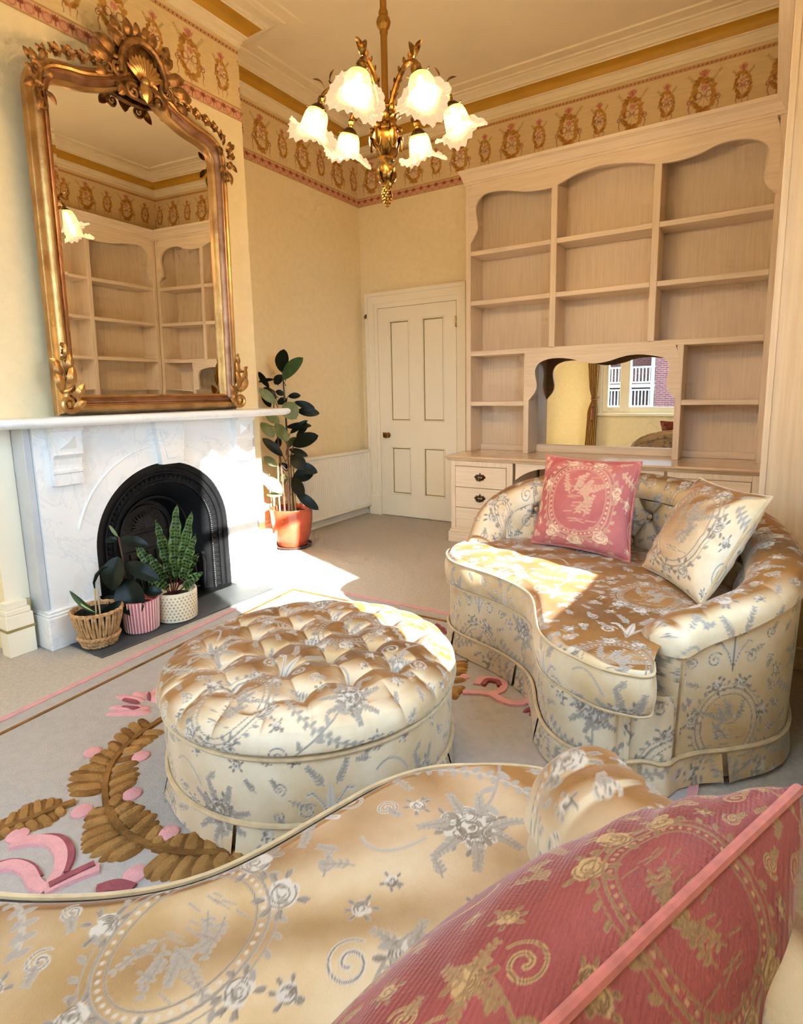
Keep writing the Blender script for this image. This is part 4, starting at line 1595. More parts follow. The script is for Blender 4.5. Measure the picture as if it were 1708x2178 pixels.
m.lathe(body, (CX, CYY, 0), 36, fn=lambda r, z, t: (r * (1 + (.06 * math.cos(9 * t) if z < 2.345 else .03 * math.cos(18 * t))), z))
m.build('body', BR, ch)
m = MB()
fin = [(.030, 2.25), (.034, 2.235), (.026, 2.225), (.024, 2.20), (.034, 2.185), (.030, 2.165), (.022, 2.15), (.024, 2.135), (.020, 2.125)]
m.lathe(fin, (CX, CYY, 0), 24, fn=lambda r, z, t: (r * (1 + .10 * math.cos(6 * t)), z))
for k in range(6):
    a = 2 * PI * k / 6
    d_ = Vector((math.cos(a), math.sin(a), 0))
    c = Vector((CX, CYY, 0))
    m.leaf(c + d_ * .018 + Vector((0, 0, 2.13)), c + d_ * .042 + Vector((0, 0, 2.20)), .032, d_, droop=.2, fold=-.3, nl=6, nw=2)
for k in range(7):
    for j in range(8):
        a = 2 * PI * (j + .5 * (k % 2)) / 8
        r = .021 * math.sin(PI * (.18 + .74 * (1 - k / 6.5)))
        m.ball((CX + r * math.cos(a), CYY + r * math.sin(a), 2.05 + .011 * k), .0062, 6)
m.lathe([(0, 2.038), (.004, 2.045), (.012, 2.06), (.016, 2.09), (.014, 2.12), (.02, 2.13)], (CX, CYY, 0), 12)
m.build('finial', MAT['brass'], ch)
for k in range(6):
    m = MB()
    a = 2 * PI * (k + .5) / 6
    d_ = Vector((math.cos(a), math.sin(a), 0))
    c = Vector((CX, CYY, 0))
    m.leaf(c + d_ * .058 + Vector((0, 0, 2.27)), c + d_ * .072 + Vector((0, 0, 2.35)), .04, d_, droop=.12, fold=-.3, nl=6, nw=2)
    m.ball(c + d_ * .062 + Vector((0, 0, 2.36)), .012, 8)
    m.tube([c + d_ * .066 + Vector((0, 0, 2.30 + .03 * math.cos(t))) + d_.cross(Vector((0, 0, 1))) * (.018 * math.sin(t)) for t in np.linspace(0, 2 * PI, 14)], .004, 5, closed=False)
    m.build('applied_ornament', BR, ch)
    m = MB()
    m.leaf(c + d_ * .05 + Vector((0, 0, 2.40)), c + d_ * .075 + Vector((0, 0, 2.44)), .03, d_, droop=.2, fold=-.3, nl=5, nw=2)
    m.ball(c + d_ * .063 + Vector((0, 0, 2.437)), .010, 6)
    m.build('rim_leaf', BR, ch)

RAD = .318
vdir = math.atan2(_cy, -_sy)
for k in range(6):
    a = vdir + PI + math.radians((-18, 30, 90, 150, 218, 270)[k])
    d_ = Vector((math.cos(a), math.sin(a), 0))
    z_ = Vector((0, 0, 1))
    c = Vector((CX, CYY, 0))
    q = lambda r, z: c + d_ * r + z_ * z
    ap = bez((.05, 2.435), (.10, 2.51), (.20, 2.585), (.275, 2.50), 18)
    arm = MB()
    arm.tube([q(r, z) for r, z in ap], [.013 - .005 * i / 18 + .0015 * (i % 2) for i in range(19)], 8)
    for i in range(2, 17, 3):
        r, z = ap[i]
        for sg in (-1, 1):
            arm.leaf(q(r, z), q(r + .02, z + .02) + d_.cross(z_) * (.02 * sg), .016, z_, nl=5, nw=2)
    arm.leaf(q(.235, 2.535), q(.215, 2.61), .03, d_, droop=.15, nl=6, nw=2)
    arm.leaf(q(.26, 2.525), q(.315, 2.57), .026, z_, droop=.2, nl=6, nw=2)
    arm.leaf(q(.255, 2.52), q(.235, 2.475), .022, d_, droop=-.1, nl=6, nw=2)
    ax = (d_ * .33 - z_ * .94).normalized()
    top = q(.288, 2.46)
    arm.tube([q(.275, 2.50), q(.284, 2.48), top], [.009, .012, .010], 8)
    arm.ball(q(.279, 2.488), .016, 8)
    arm.build('arm', BR, ch)
    gl = MB()
    gl.lathe([(.006, -.012), (.022, -.004), (.034, .010), (.036, .022), (.033, .024)], top, 20, axis=ax)
    side = d_.cross(z_)
    for w_ in range(3):
        b_ = 2 * PI * w_ / 3
        u1 = ax.orthogonal().normalized()
        u2 = ax.cross(u1)
        e = u1 * math.cos(b_) + u2 * math.sin(b_)
        gl.tube([top + ax * .018 + e * .034, top + ax * .018 + e * .050], .0022, 6).ball(top + ax * .018 + e * .052, .004, 6)
    gal = gl.build('gallery', MAT['bronze'], ch)
    # frilled bell shade
    nt, ns = 72, 26
    th = np.linspace(0, 2 * PI, nt, endpoint=False)[:, None]
    s = np.linspace(0, 1, ns)[None, :]
    prof_r = np.interp(s[0], [0, .06, .15, .3, .45, .58, .68, .78, .88, 1.0], [.028, .034, .044, .051, .054, .056, .060, .072, .092, .112])
    prof_z = np.interp(s[0], [0, .06, .15, .3, .45, .58, .68, .78, .88, 1.0], [.012, .016, .024, .044, .068, .090, .106, .117, .123, .122])
    fr = np.clip((s - .62) / .38, 0, 1) ** 1.3
    rr = prof_r[None, :] * (1 + 0 * th) + fr * (.010 * np.sin(3 * th + k) + .005 * np.sin(19 * th))
    zz = prof_z[None, :] + fr * (.020 * np.sin(3 * th + k + .6) + .008 * np.sin(19 * th + 1))
    u1 = np.array(ax.orthogonal().normalized()); axn = np.array(ax); u2 = np.cross(axn, u1)
    P = np.array(top)[None, None, :] + rr[..., None] * (np.cos(th)[..., None] * u1 + np.sin(th)[..., None] * u2) + zz[..., None] * axn
    cut = 17
    sh_ = grid_mesh('glass_shade', P[:, :cut + 1], MAT['shade'], ch, cu=True)
    grid_mesh('frill', P[:, cut:], MAT['shade_frill'], sh_, cu=True)
    bu = MB()
    bu.lathe([(.008, .02), (.010, .03), (.017, .05), (.019, .066), (.015, .084), (.006, .100), (0, .104)], top, 12, axis=ax)
    bu.build('bulb', MAT['bulb'], ch)

# ================================================================== OTTOMAN
OX, OY, OR = 2.25, -3.37, .465
FLR = .016                                   # top of the rug
ot = thing('ottoman', 'round buttoned ottoman in gold and silver damask velvet on the rug', 'ottoman', (OX, OY, FLR))
VEL, TRM = MAT['velvet'], MAT['velvet_trim']
nr, na = 170, 620
s = np.linspace(0, 1, nr)
L_flat, L_tot = .44, .44 + .20
# radial profile (arc length -> r, z)
pr = np.interp(s * .66, [0, .30, .40, .47, .52, .56, .60, .66], [0.002, .262, .345, .398, .436, .459, .470, .465])
pz = np.interp(s * .66, [0, .30, .40, .47, .52, .56, .60, .66], [.370, .368, .362, .352, .338, .320, .300, .280])
kern = np.ones(9) / 9
prp, pzp = np.pad(pr, 4, 'edge'), np.pad(pz, 4, 'edge')
pr, pz = np.convolve(prp, kern, 'valid'), np.convolve(pzp, kern, 'valid')
pr[0] = .002
th = np.linspace(0, 2 * PI, na, endpoint=False)
R_, T_ = np.meshgrid(pr, th, indexing='ij')
Z_ = np.repeat(pz[:, None], na, 1)
X0, Y0 = R_ * np.cos(T_), R_ * np.sin(T_)
SPC = .148
rot = math.radians(18)
xr, yr = X0 * math.cos(rot) + Y0 * math.sin(rot), -X0 * math.sin(rot) + Y0 * math.cos(rot)
uu, vv = (xr + yr) / (SPC * 1.414), (xr - yr) / (SPC * 1.414)
wgt = 1 - np.clip((R_ - .365) / .05, 0, 1)
puff = (np.abs(np.sin(PI * uu)) * np.abs(np.sin(PI * vv)) + .004) ** .42
du, dv = uu - np.round(uu), vv - np.round(vv)
dd = np.sqrt(du ** 2 + dv ** 2)
dl = np.minimum(np.abs(du), np.abs(dv))
crease = np.exp(-dl / .05) * (.30 + .70 * np.exp(-(dd / .32) ** 2))
flat = .036 * (1 - np.exp(-(dd / .36) ** 1.4)) + .010 * (1 - np.exp(-dl / .07)) * (.4 + .6 * np.exp(-(dd / .5) ** 2)) - .016 * np.exp(-(dd / .10) ** 2)
NP_ = 22
edge = (np.abs(np.sin(NP_ * T_ / 2)) + .02) ** .3 * .016 + .014
hgt = wgt * flat + (1 - wgt) * edge * np.clip((pz[:, None] - .280) / .05, 0, 1)
nr_dir = np.gradient(np.stack([pr, pz], 1), axis=0)
nr_dir /= np.linalg.norm(nr_dir, axis=1)[:, None]
nn_r, nn_z = -nr_dir[:, 1], nr_dir[:, 0]
nn_r, nn_z = nn_r * np.sign(nn_z + 1e-9) , np.abs(nn_z)
Rn = R_ + nn_r[:, None] * hgt * (1 - wgt * .0)
Zn = Z_ + nn_z[:, None] * hgt
P = np.stack([OX + Rn * np.cos(T_), OY + Rn * np.sin(T_), Zn + FLR], -1)
sArc = s * .66
S_ = np.where(R_ < .45, X0, 0) ; 
ratio = (sArc[:, None] / np.maximum(R_, .003))
A = DAM.sample(X0 * ratio * .95 + .1, Y0 * ratio * .95 + .07)
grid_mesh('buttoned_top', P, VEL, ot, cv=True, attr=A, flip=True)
for i in range(-5, 6):
    for j in range(-5, 6):
        a_, b_ = (i + j) * SPC * 1.414 / 2, (i - j) * SPC * 1.414 / 2
        if math.hypot(a_, b_) < .385:
            x = a_ * math.cos(rot) - b_ * math.sin(rot)
            y = a_ * math.sin(rot) + b_ * math.cos(rot)
            MB().ball((OX + x, OY + y, .344 + FLR), .010, 8, (1, 1, .6)).build('button', TRM, ot)


def drum(name, r0, r1, z0, z1, n=760, nz=56, wob=0.0, mat_=VEL, parent=ot):
    t = np.linspace(0, 2 * PI, n, endpoint=False)[:, None]
    q = np.linspace(0, 1, nz)[None, :]
    rr = r0 + (r1 - r0) * q + wob * np.sin(PI * q) + 0 * t
    P = np.stack([OX + rr * np.cos(t), OY + rr * np.sin(t), (z0 + (z1 - z0) * q) + 0 * t], -1)
    A = DAM.sample(t * OR + 0 * q, (z0 + (z1 - z0) * q) + .28 + 0 * t)
    return grid_mesh(name, P, mat_, parent, cu=True, attr=A)


drum('upholstered_drum', .458, .464, .088 + FLR, .278 + FLR, wob=.004)


def ring(m, r, z, rad, n=90):
    m.tube([(OX + r * math.cos(2 * PI * i / n), OY + r * math.sin(2 * PI * i / n), z) for i in range(n)], rad, 7, closed=True)
    return m


pp = ring(MB(), .467, .280 + FLR, .0075).build('seam_piping', TRM, ot)
ring(MB(), .465, .088 + FLR, .0075).build('skirt_piping', TRM, ot)
# skirt of panels divided by inverted pleats
for k in range(8):
    a0, a1 = 2 * PI * k / 8 + .25, 2 * PI * (k + 1) / 8 + .25
    n, nz = 60, 18
    t = np.linspace(a0 + .012, a1 - .012, n)[:, None]
    q = np.linspace(0, 1, nz)[None, :]
    e = np.abs(2 * (t - a0) / (a1 - a0) - 1) ** 8
    rr = .460 + .012 * (1 - q) + .014 * e * (1 - q)
    z = .002 + FLR + (.085) * q
    P = np.stack([OX + rr * np.cos(t), OY + rr * np.sin(t), z + 0 * t], -1)
    grid_mesh('skirt_panel', P, VEL, ot, attr=DAM.sample(t * OR + 0 * q, z + .28 + 0 * t))
for k in range(8):
    a0 = 2 * PI * k / 8 + .25
    m = MB()
    m.box(-.02, .02, -.004, .004, 0, .086)
    ca, sa = math.cos(a0), math.sin(a0)
    m.v = [(OX + (.452 + y) * ca - x * sa, OY + (.452 + y) * sa + x * ca, z + FLR) for x, y, z in m.v]
    m.build('pleat', TRM, ot, smooth=False)

# ================================================================== SOFAS
FRONT = [(2.235, -2.085), (2.2, -2.14), (2.191, -2.214), (2.21, -2.343), (2.282, -2.443), (2.378, -2.50), (2.535, -2.555), (2.661, -2.619), (2.749, -2.691), (2.807, -2.781), (2.865, -2.917),
         (2.912, -3.018), (2.977, -3.095), (3.058, -3.143), (3.146, -3.179), (3.215, -3.178), (3.255, -3.168), (3.272, -3.138), (3.258, -3.06)]
#        outer line of the back and arm: x, y, piping z, roll-top z
BACK = [(2.215, -2.13, .40, .49), (2.215, -1.98, .52, .62), (2.285, -1.875, .60, .695), (2.43, -1.785, .665, .755), (2.60, -1.72, .70, .79), (2.80, -1.68, .715, .80),
        (3.0, -1.68, .715, .80), (3.2, -1.76, .705, .79), (3.38, -1.88, .68, .76), (3.51, -2.03, .645, .725), (3.585, -2.2, .615, .695), (3.62, -2.42, .59, .665),
        (3.62, -2.6, .57, .64), (3.57, -2.73, .54, .61), (3.47, -2.84, .49, .575), (3.38, -2.915, .455, .545), (3.33, -2.975, .43, .52)]
SEAT = .455


FRONT2 = FRONT[:-4] + [(3.205, -3.185), (3.238, -3.15), (3.235, -3.07)]
BACK2 = BACK[:-4] + [(3.57, -2.73, .60, .69), (3.485, -2.86, .58, .675), (3.41, -2.955, .555, .655), (3.36, -3.03, .53, .635)]


def make_sofa(label, xf, flip, su, sv, group, phase=(0, 0), FRONT=FRONT, BACK=BACK, nb=600, nout=90, nroll=64, nin=54):
    """xf maps sofa plan coordinates (those of the far sofa) to the room"""
    base = xf(np.array([[2.95, -2.45]]))[0]
    so = thing('sofa', label, 'sofa', (base[0], base[1], FLR), group)

    def put(P):
        Q = P.copy()
        Q[..., :2] = xf(P[..., :2].reshape(-1, 2)).reshape(P[..., :2].shape)
        Q[..., 2] = P[..., 2] + FLR
        return Q

    def gm(name, P, S, T, mat_=VEL, fl=False, **k):
        A = DAM.sample(S + phase[0], T + phase[1])
        return grid_mesh(name, put(P), mat_, so, attr=A, flip=(fl != flip), **k)

    # seat cushion top: between front edge and the inside of the back
    F, sF = catmull(FRONT, su)
    B4, sB = catmull(BACK, 200)
    inn, nrm, tan = offset2d(B4, -.150)
    Bc, _ = catmull(np.concatenate([[[2.29, -2.07]], inn[14:184:10], [[3.235, -2.98], [3.24, -3.03]] if FRONT is not FRONT2 else [[3.23, -2.99], [3.23, -3.04]]]), su)
    v = np.linspace(0, 1, sv)[None, :, None]
    XY = F[:, None, :] * (1 - v) + Bc[:, None, :] * v
    u1 = np.linspace(0, 1, su)[:, None]
    v1 = np.linspace(0, 1, sv)[None, :]
    Z = SEAT + .018 * np.sin(PI * np.clip(u1, 0, 1)) ** .5 * np.sin(PI * np.clip(v1 * .8 + .1, 0, 1)) - .012
    rnd_ = np.clip(1 - v1 / .045, 0, 1)
    Z = Z - .022 * rnd_ ** 2 - .05 * np.clip((u1 - .955) / .045, 0, 1)
    Z = Z + .003 * np.sin(XY[..., 0] * 23 + 5 * np.sin(XY[..., 1] * 7)) * (1 - rnd_)
    P = np.concatenate([XY, Z[..., None]], -1)
    top = gm('seat_cushion', P, XY[..., 0] * 1.0, XY[..., 1] * 1.0, fl=False)
    # cushion front (rounded band)
    nz = 30
    q = np.linspace(0, 1, nz)[None, :]
    Fo, fn, ft = offset2d(F, 0)
    out = -.012 * np.sin(PI * q) ** .6
    fb = F[:, None, :] + fn[:, None, :] * (out + 0 * u1)[..., None]
    z = .318 + (.432 - .318) * q + 0 * u1
    P = np.concatenate([fb, z[..., None]], -1)
    S = np.repeat(sF[:, None], nz, 1)
    gm('cushion_border', P, S, z + .1)
    for nm, zz, rr in (('cushion_piping', .434, .0048), ('cushion_piping', .316, .0042)):
        Q = put(np.concatenate([F - fn * .003, np.full((su, 1), zz)], 1))
        MB().tube(Q[::3], rr, 6).build(nm, TRM, so)
    # cushion underside + base front
    zi = np.linspace(.10, .312, 34)[None, :]
    ins = (.012 + .11 * np.clip((np.linspace(0, 1, su) - .62) / .3, 0, 1) ** 1.5)[:, None]
    nE = int(su * .94)
    e0 = np.array(BACK[-1][:2])
    bpath, sP = catmull(np.concatenate([(F + fn * ins)[:nE:8], [(e0 + [-.09, -.05]), e0 + [-.045, -.045], e0 + [-.015, -.025]]]), su)
    _, bn, _ = offset2d(bpath, 0)
    fb = bpath[:, None, :] + 0 * zi[..., None]
    z = zi + 0 * u1
    gm('front_border', np.concatenate([fb, z[..., None]], -1), np.repeat(sP[:, None], 34, 1) + .2, z + .15)
    XYu = F[:, None, :] * (1 - v[:, ::12]) + Bc[:, None, :] * v[:, ::12]
    P = np.concatenate([XYu, np.full(XYu.shape[:2] + (1,), .316)], -1)
    grid_mesh('cushion_base', put(P), TRM, so, flip=not flip)
    # back and arms: one wall swept along the outer line, rolled over at the top
    B4, sB = catmull(BACK, nb)
    o2, nrm, tan = offset2d(B4, 0)
    ext = 7
    ang = np.linspace(0, PI / 2, ext + 1)[1:]
    st = []   # (xy, normal, piping, top, shrink)
    for a in ang[::-1]:
        st.append((B4[0, :2] - tan[0] * .055 * math.sin(a), nrm[0], B4[0, 2], B4[0, 3], math.cos(a)))
    for i in range(nb):
        st.append((B4[i, :2], nrm[i], B4[i, 2], B4[i, 3], 1.0))
    for a in ang:
        st.append((B4[-1, :2] + tan[-1] * .06 * math.sin(a), nrm[-1], B4[-1, 2], B4[-1, 3], math.cos(a)))
    arc = np.concatenate([np.full(ext, 0) - ang[::-1] * .06, sB, sB[-1] + ang * .06])
    W = .150
    outP, rollP, inP = [], [], []
    for (xy, nn, zp, zt, shk), s_ in zip(st, arc):
        mid = W / 2
        def pt(off, z):
            o = mid + (off - mid) * max(shk, .02)
            return (*(xy - nn * o), z)
        qs = np.linspace(0, 1, nout)
        outP.append([pt(.012 * (1 - t_) + .0, .10 + (zp - .10) * t_) for t_ in qs])
        ah = np.linspace(0, PI, nroll)
        hgt_ = (zt - zp)
        pk_ = (.5 + .5 * shk)
        gather = .006 * abs(math.sin(s_ * 38)) if s_ > sB[-1] - .10 else .004 * abs(math.sin(s_ * 13)) ** .5
        rollP.append([pt(mid - (mid + .016) * math.cos(a), zp + (hgt_ * pk_ + gather) * math.sin(a) ** .8 - .03 * (1 - math.cos(a)) / 2) for a in ah])
        zi0 = zp - .03
        lo = .40
        row = []
        for t_ in np.linspace(0, 1, nin):
            z = zi0 + (lo - zi0) * t_
            uu_, vv_ = (s_ / .23 + (z - .60) / .26), (s_ / .23 - (z - .60) / .26)
            pf = (abs(math.sin(PI * uu_)) * abs(math.sin(PI * vv_)) + .003) ** .42
            d2 = (uu_ - round(uu_)) ** 2 + (vv_ - round(vv_)) ** 2
            amp = min(1, max(0, (s_ - .25) / .2)) * min(1, max(0, (sB[-1] - .55 - s_) / .2))
            row.append(pt(W + .004 + amp * (.040 * pf - .03 * math.exp(-d2 / .015)) + .02 * t_, z))
        inP.append(row)
    outP, rollP, inP = np.array(outP), np.array(rollP), np.array(inP)
    S = arc[:, None]
    gm('outside_panel', outP, S + 0 * outP[..., 2], outP[..., 2] + .02)
    cum = np.linspace(0, .24, nroll)[None, :]
    gm('roll_arm', rollP, S + 0 * cum, cum + .5 + 0 * S)
    gm('buttoned_back', inP, S + 0 * inP[..., 2], .74 - inP[..., 2] + .5)
    Q = put(np.array([r[-1] for r in outP])[ext:-ext])
    MB().tube(Q[::3], .0075, 6).build('outside_piping', TRM, so)
    e = np.array(outP[-ext - 1])
    eq = put(e[::4] + 0)
    MB().tube(eq, .0075, 6).build('arm_piping', TRM, so)
    for i in range(int(sB[-1] / .115)):
        s_ = i * .115
        if s_ < .4 or s_ > sB[-1] - .72:
            continue
        z = .60 if i % 2 == 0 else .60 - .13
        k_ = int(np.argmin(np.abs(arc - s_)))
        p = put(np.array([[*(st[k_][0] - st[k_][1] * (W + .008)), z]]))[0]
        MB().ball(p, .013, 8).build('button', TRM, so)
    # skirt all round with kick pleats
    loop = np.concatenate([bpath - bn * .008, B4[::-1, :2] + nrm[::-1] * -.008])
    lp, sl = catmull(np.concatenate([loop[::6], loop[-1:]]), 520)
    tt = np.gradient(lp, axis=0); tt /= np.linalg.norm(tt, axis=1)[:, None]
    on = np.stack([tt[:, 1], -tt[:, 0]], 1)
    cuts = [0, 48, 96, 140, 184, 226, 300, 376, 450, 519]
    for a, b in zip(cuts[:-1], cuts[1:]):
        idx = np.arange(a + (1 if a else 0), b)
        q = np.linspace(0, 1, 16)[None, :]
        w_ = np.abs(2 * (idx - a) / (b - a) - 1)[:, None] ** 8
        off = (1 - q) * (.012 + .012 * w_)
        xy = lp[idx][:, None, :] + on[idx][:, None, :] * off[..., None]
        z = .002 + .098 * q + 0 * w_
        gm('skirt_panel', np.concatenate([xy, z[..., None]], -1), np.repeat(sl[idx][:, None], 16, 1), z + .2, fl=False)
    Q = put(np.concatenate([lp + on * .002, np.full((520, 1), .10)], 1))
    MB().tube(Q[::3], .007, 6).build('skirt_piping', TRM, so)
    for c_ in cuts[1:-1]:
        p = lp[c_] - on[c_] * .006
        tg = tt[c_]
        P = np.array([[[*(p + tg * .03 * sg), z] for z in (.004, .098)] for sg in (-1, 0, 1)])
        grid_mesh('pleat', put(P), TRM, so)
    return so


make_sofa('gold damask curved sofa with pink and gold cushions by the bookcase', lambda p: p, False, 420, 190, 'pair of curved sofas')
_m = np.array([2.75107, -2.78913]); _t = np.array([2.755, -4.123]); _a = math.radians(6)
_Rm = np.array([[math.cos(_a), -math.sin(_a)], [math.sin(_a), math.cos(_a)]])
xf2 = lambda p: ((p - _m) * np.array([1, -1])) @ _Rm.T + _t
make_sofa('gold damask curved sofa in the foreground with its seat filling the bottom edge', xf2, True, 700, 420, 'pair of curved sofas', (.17 - 2.83, .20 + 2.60), FRONT2, BACK2, 520, 40, 80, 40)


# ================================================================== CUSHIONS
def cushion(label, BL, BR_, TL, thick, mat_, trim, n, phase, scale=1.0, rotm=0, pipe=.006, bulge=(1, 1)):
    BL, BR_, TL = (np.array(v, float) for v in (BL, BR_, TL))
    U = (BR_ - BL) / 2
    Vv = (TL - BL) / 2
    lu, lv = np.linalg.norm(U), np.linalg.norm(Vv)
    Nn = np.cross(U, Vv); Nn /= np.linalg.norm(Nn)
    c = BL + U + Vv
    e = thing('cushion', label, 'cushion', tuple(BL + U))
    ph = np.linspace(-PI / 2, PI / 2, n)
    t = np.sin(ph)
    a, b = np.meshgrid(t, t, indexing='ij')
    fa, fb_ = np.meshgrid(ph / (PI / 2), ph / (PI / 2), indexing='ij')
    x = a * (1 - .07 * (1 - b ** 2) ** 1.0)
    y = b * (1 - .07 * (1 - a ** 2) ** 1.0)
    h = thick * (np.clip((1 - a ** 2), 0, 1) * np.clip(1 - b ** 2, 0, 1)) ** .42
    wr_ = .006 * np.sin(9 * a * b + 7 * a + 3 * np.sin(5 * b)) * np.clip(1 - a ** 2, 0, 1) ** .5 * np.clip(1 - b ** 2, 0, 1) ** .5 * (np.abs(a) ** 2 + np.abs(b) ** 2)
    A = DAM.sample((fa * lu * 1.25 * scale + phase[0]), (fb_ * lv * 1.25 * scale + phase[1]))
    for sg, nm in ((1, 'front_cover'), (-1, 'back_cover')):
        hh = (h * bulge[0 if sg > 0 else 1] + wr_) * sg
        P = c + x[..., None] * U + y[..., None] * Vv + hh[..., None] * Nn
        grid_mesh(nm, P, mat_, e, attr=A, flip=(sg < 0))
    q = np.linspace(-1, 1, 40)
    loop = [(v, -1 + .07 * (1 - v * v)) for v in q] + [(1 - .07 * (1 - v * v), v) for v in q[1:]] + [(v, 1 - .07 * (1 - v * v)) for v in q[::-1][1:]] + [(-1 + .07 * (1 - v * v), v) for v in q[::-1][1:-1]]
    MB().tube([c + U * i + Vv * j for i, j in loop], pipe, 8, closed=True).build('piping', trim, e)
    return e


ZS = SEAT + FLR + .006
cushion('square pink damask cushion leaning on the back of the far sofa', (2.535, -2.07, ZS), (3.02, -2.185, ZS), (2.525, -1.83, .885), .075, MAT['pink'], MAT['pink_trim'], 170, (.17, .20), .72)
cushion('square gold damask cushion leaning on the right arm of the far sofa', (3.085, -2.23, ZS), (3.34, -2.60, ZS), (3.265, -2.085, .845), .085, MAT['velvet'], MAT['velvet_trim'], 170, (.17, .20), .8)
cushion('large rose pink ribbed velvet cushion with gold motifs in the right foreground', (3.365, -3.94, ZS), (3.125, -4.525, ZS), (3.55, -4.0, .768), .10, MAT['pink_rib'], MAT['pink_trim'], 420, (.30, .42), 1.6, pipe=.006, bulge=(1, 1.5))

# ================================================================== RUG
RC = [(.905, -2.085), (3.36, -2.03), (3.45, -4.95), (1.185, -4.95)]      # back-left, back-right, front-right, front-left
RZ = .0135


def rugp(u, v, z=RZ):
    (ax, ay), (bx, by), (cx, cy), (dx, dy) = RC
    return ((1 - u) * (1 - v) * ax + u * (1 - v) * bx + u * v * cx + (1 - u) * v * dx,
            (1 - u) * (1 - v) * ay + u * (1 - v) * by + u * v * cy + (1 - u) * v * dy, z)


rg = thing('rug', 'cream wool rug with carved brown leaves and pink ribbons under the sofas', 'rug', (2.2, -3.4, 0))
m = MB()
t0 = [rugp(0, 0), rugp(1, 0), rugp(1, 1), rugp(0, 1)]
m.add([(x, y, .001) for x, y, z in t0] + t0, [(4, 7, 6, 5), (0, 1, 5, 4), (1, 2, 6, 5), (2, 3, 7, 6), (3, 0, 4, 7)])
m.build('pile', MAT['rug'], rg, smooth=False)


def rug_line(name, d0, d1, material, z1):
    W_, H_ = 2.4, 2.9
    mm = MB()
    for i in range(4):
        def corner(d, k):
            u, v = d / W_, d / H_
            return [(u, v), (1 - u, v), (1 - u, 1 - v), (u, 1 - v)][k]
        a, b, c, e = corner(d0, i), corner(d0, (i + 1) % 4), corner(d1, (i + 1) % 4), corner(d1, i)
        lo = [rugp(*q, RZ - .004) for q in (a, b, c, e)]
        hi = [rugp(*q, z1) for q in (a, b, c, e)]
        mm.add(lo + hi, [(4, 7, 6, 5), (0, 1, 5, 4), (1, 2, 6, 5), (2, 3, 7, 6), (3, 0, 4, 7)])
    return mm.build(name, material, rg, smooth=False)


rug_line('pink_border', .0, .028, MAT['rug_pink'], RZ + .003)
rug_line('brown_border', .105, .122, MAT['rug_brown'], RZ + .003)


def fl(px, py):
    p = hit(px, py, 2, RZ)
    return np.array([p[0], p[1]])


def za(a, b):            # coordinates measured in a 1.708x enlargement of the lower-left view
    return fl(a / 1.708, 1240 + b / 1.708)


def zb(a, b):            # 2.847x enlargement of the middle view
    return fl(640 + a / 2.847, 1200 + b / 2.847)


def lobe(base, tip, wd, name='leaf', material=None, hgt=.010):
    """raised teardrop of carved pile"""
    base, tip = np.array(base), np.array(tip)
    ax = tip - base
    ln = np.linalg.norm(ax)
    ax = ax / ln
    sd = np.array([-ax[1], ax[0]])
    nl, nw = 9, 5
    vs, fs = [], []
    for i in range(nl + 1):
        t = i / nl
        w_ = wd * .5 * (math.sin(PI * min(1, t ** .85)) ** .42 if 0 < t < 1 else 0)
        for j in range(nw):
            s_ = -1 + 2 * j / (nw - 1)
            p = base + ax * ln * t + sd * w_ * s_
            vs.append((p[0], p[1], RZ - .003 + (hgt + .003) * (1 - abs(s_) ** 3) * min(1, 6 * t, 6 * (1 - t))))
    for i in range(nl):
        for j in range(nw - 1):
            fs.append((i * nw + j, i * nw + j + 1, (i + 1) * nw + j + 1, (i + 1) * nw + j))
    MB().add(vs, fs).build(name, material or MAT['rug_brown'], rg)


def vine(pts, r0, r1, name, material, hgt=.008):
    Q, _ = catmull(pts, 40)
    o, nn, tt = offset2d(Q, 0)
    rr = np.linspace(r0, r1, 40)
    hgt += random.uniform(0, .003)
    vs, fs = [], []
    for i in range(40):
        for s_, z in ((-1, -.003), (-.8, hgt), (.8, hgt), (1, -.003)):
            p = o[i] + nn[i] * rr[i] * s_
            vs.append((p[0], p[1], RZ + z))
    for i in range(39):
        for j in range(3):
            fs.append((i * 4 + j, i * 4 + j + 1, (i + 1) * 4 + j + 1, (i + 1) * 4 + j))
    fs += [(0, 1, 2, 3), (156, 157, 158, 159)]
    MB().add(vs, fs).build(name, material, rg, smooth=False)


def berry(c, r):
    MB().lathe([(r, RZ - .003), (r * .95, RZ + .005), (r * .7, RZ + .009), (0, RZ + .010)], (c[0], c[1], 0), 16).build('berry', MAT['rug_pink'], rg)


def nearest(P, tip, back):
    d = np.linalg.norm(P - tip, axis=1)
    i = max(0, min(len(P) - 1, int(np.argmin(d)) + back))
    return P[i]


def frond(f, axis, tips, wd, back=4):
    A_ = [f(*p) for p in axis]
    Q, _ = catmull(A_, 60)
    vine(A_, .013, .010, 'leaf_stem', MAT['rug_brown'], .009)
    full = []
    for a_, b_ in zip(tips, tips[1:] + [None]):
        full.append(a_)
        if b_ is not None and math.hypot(a_[0] - b_[0], a_[1] - b_[1]) < 90:
            full.append(((a_[0] + b_[0]) / 2, (a_[1] + b_[1]) / 2))
    for k_, t in enumerate(full):
        tp = f(*t)
        lobe(nearest(Q, tp, back), tp, .82 * wd * random.uniform(.9, 1.1), material=MAT[('rug_brown', 'rug_tan')[k_ % 2]], hgt=(.007, .013)[k_ % 2])


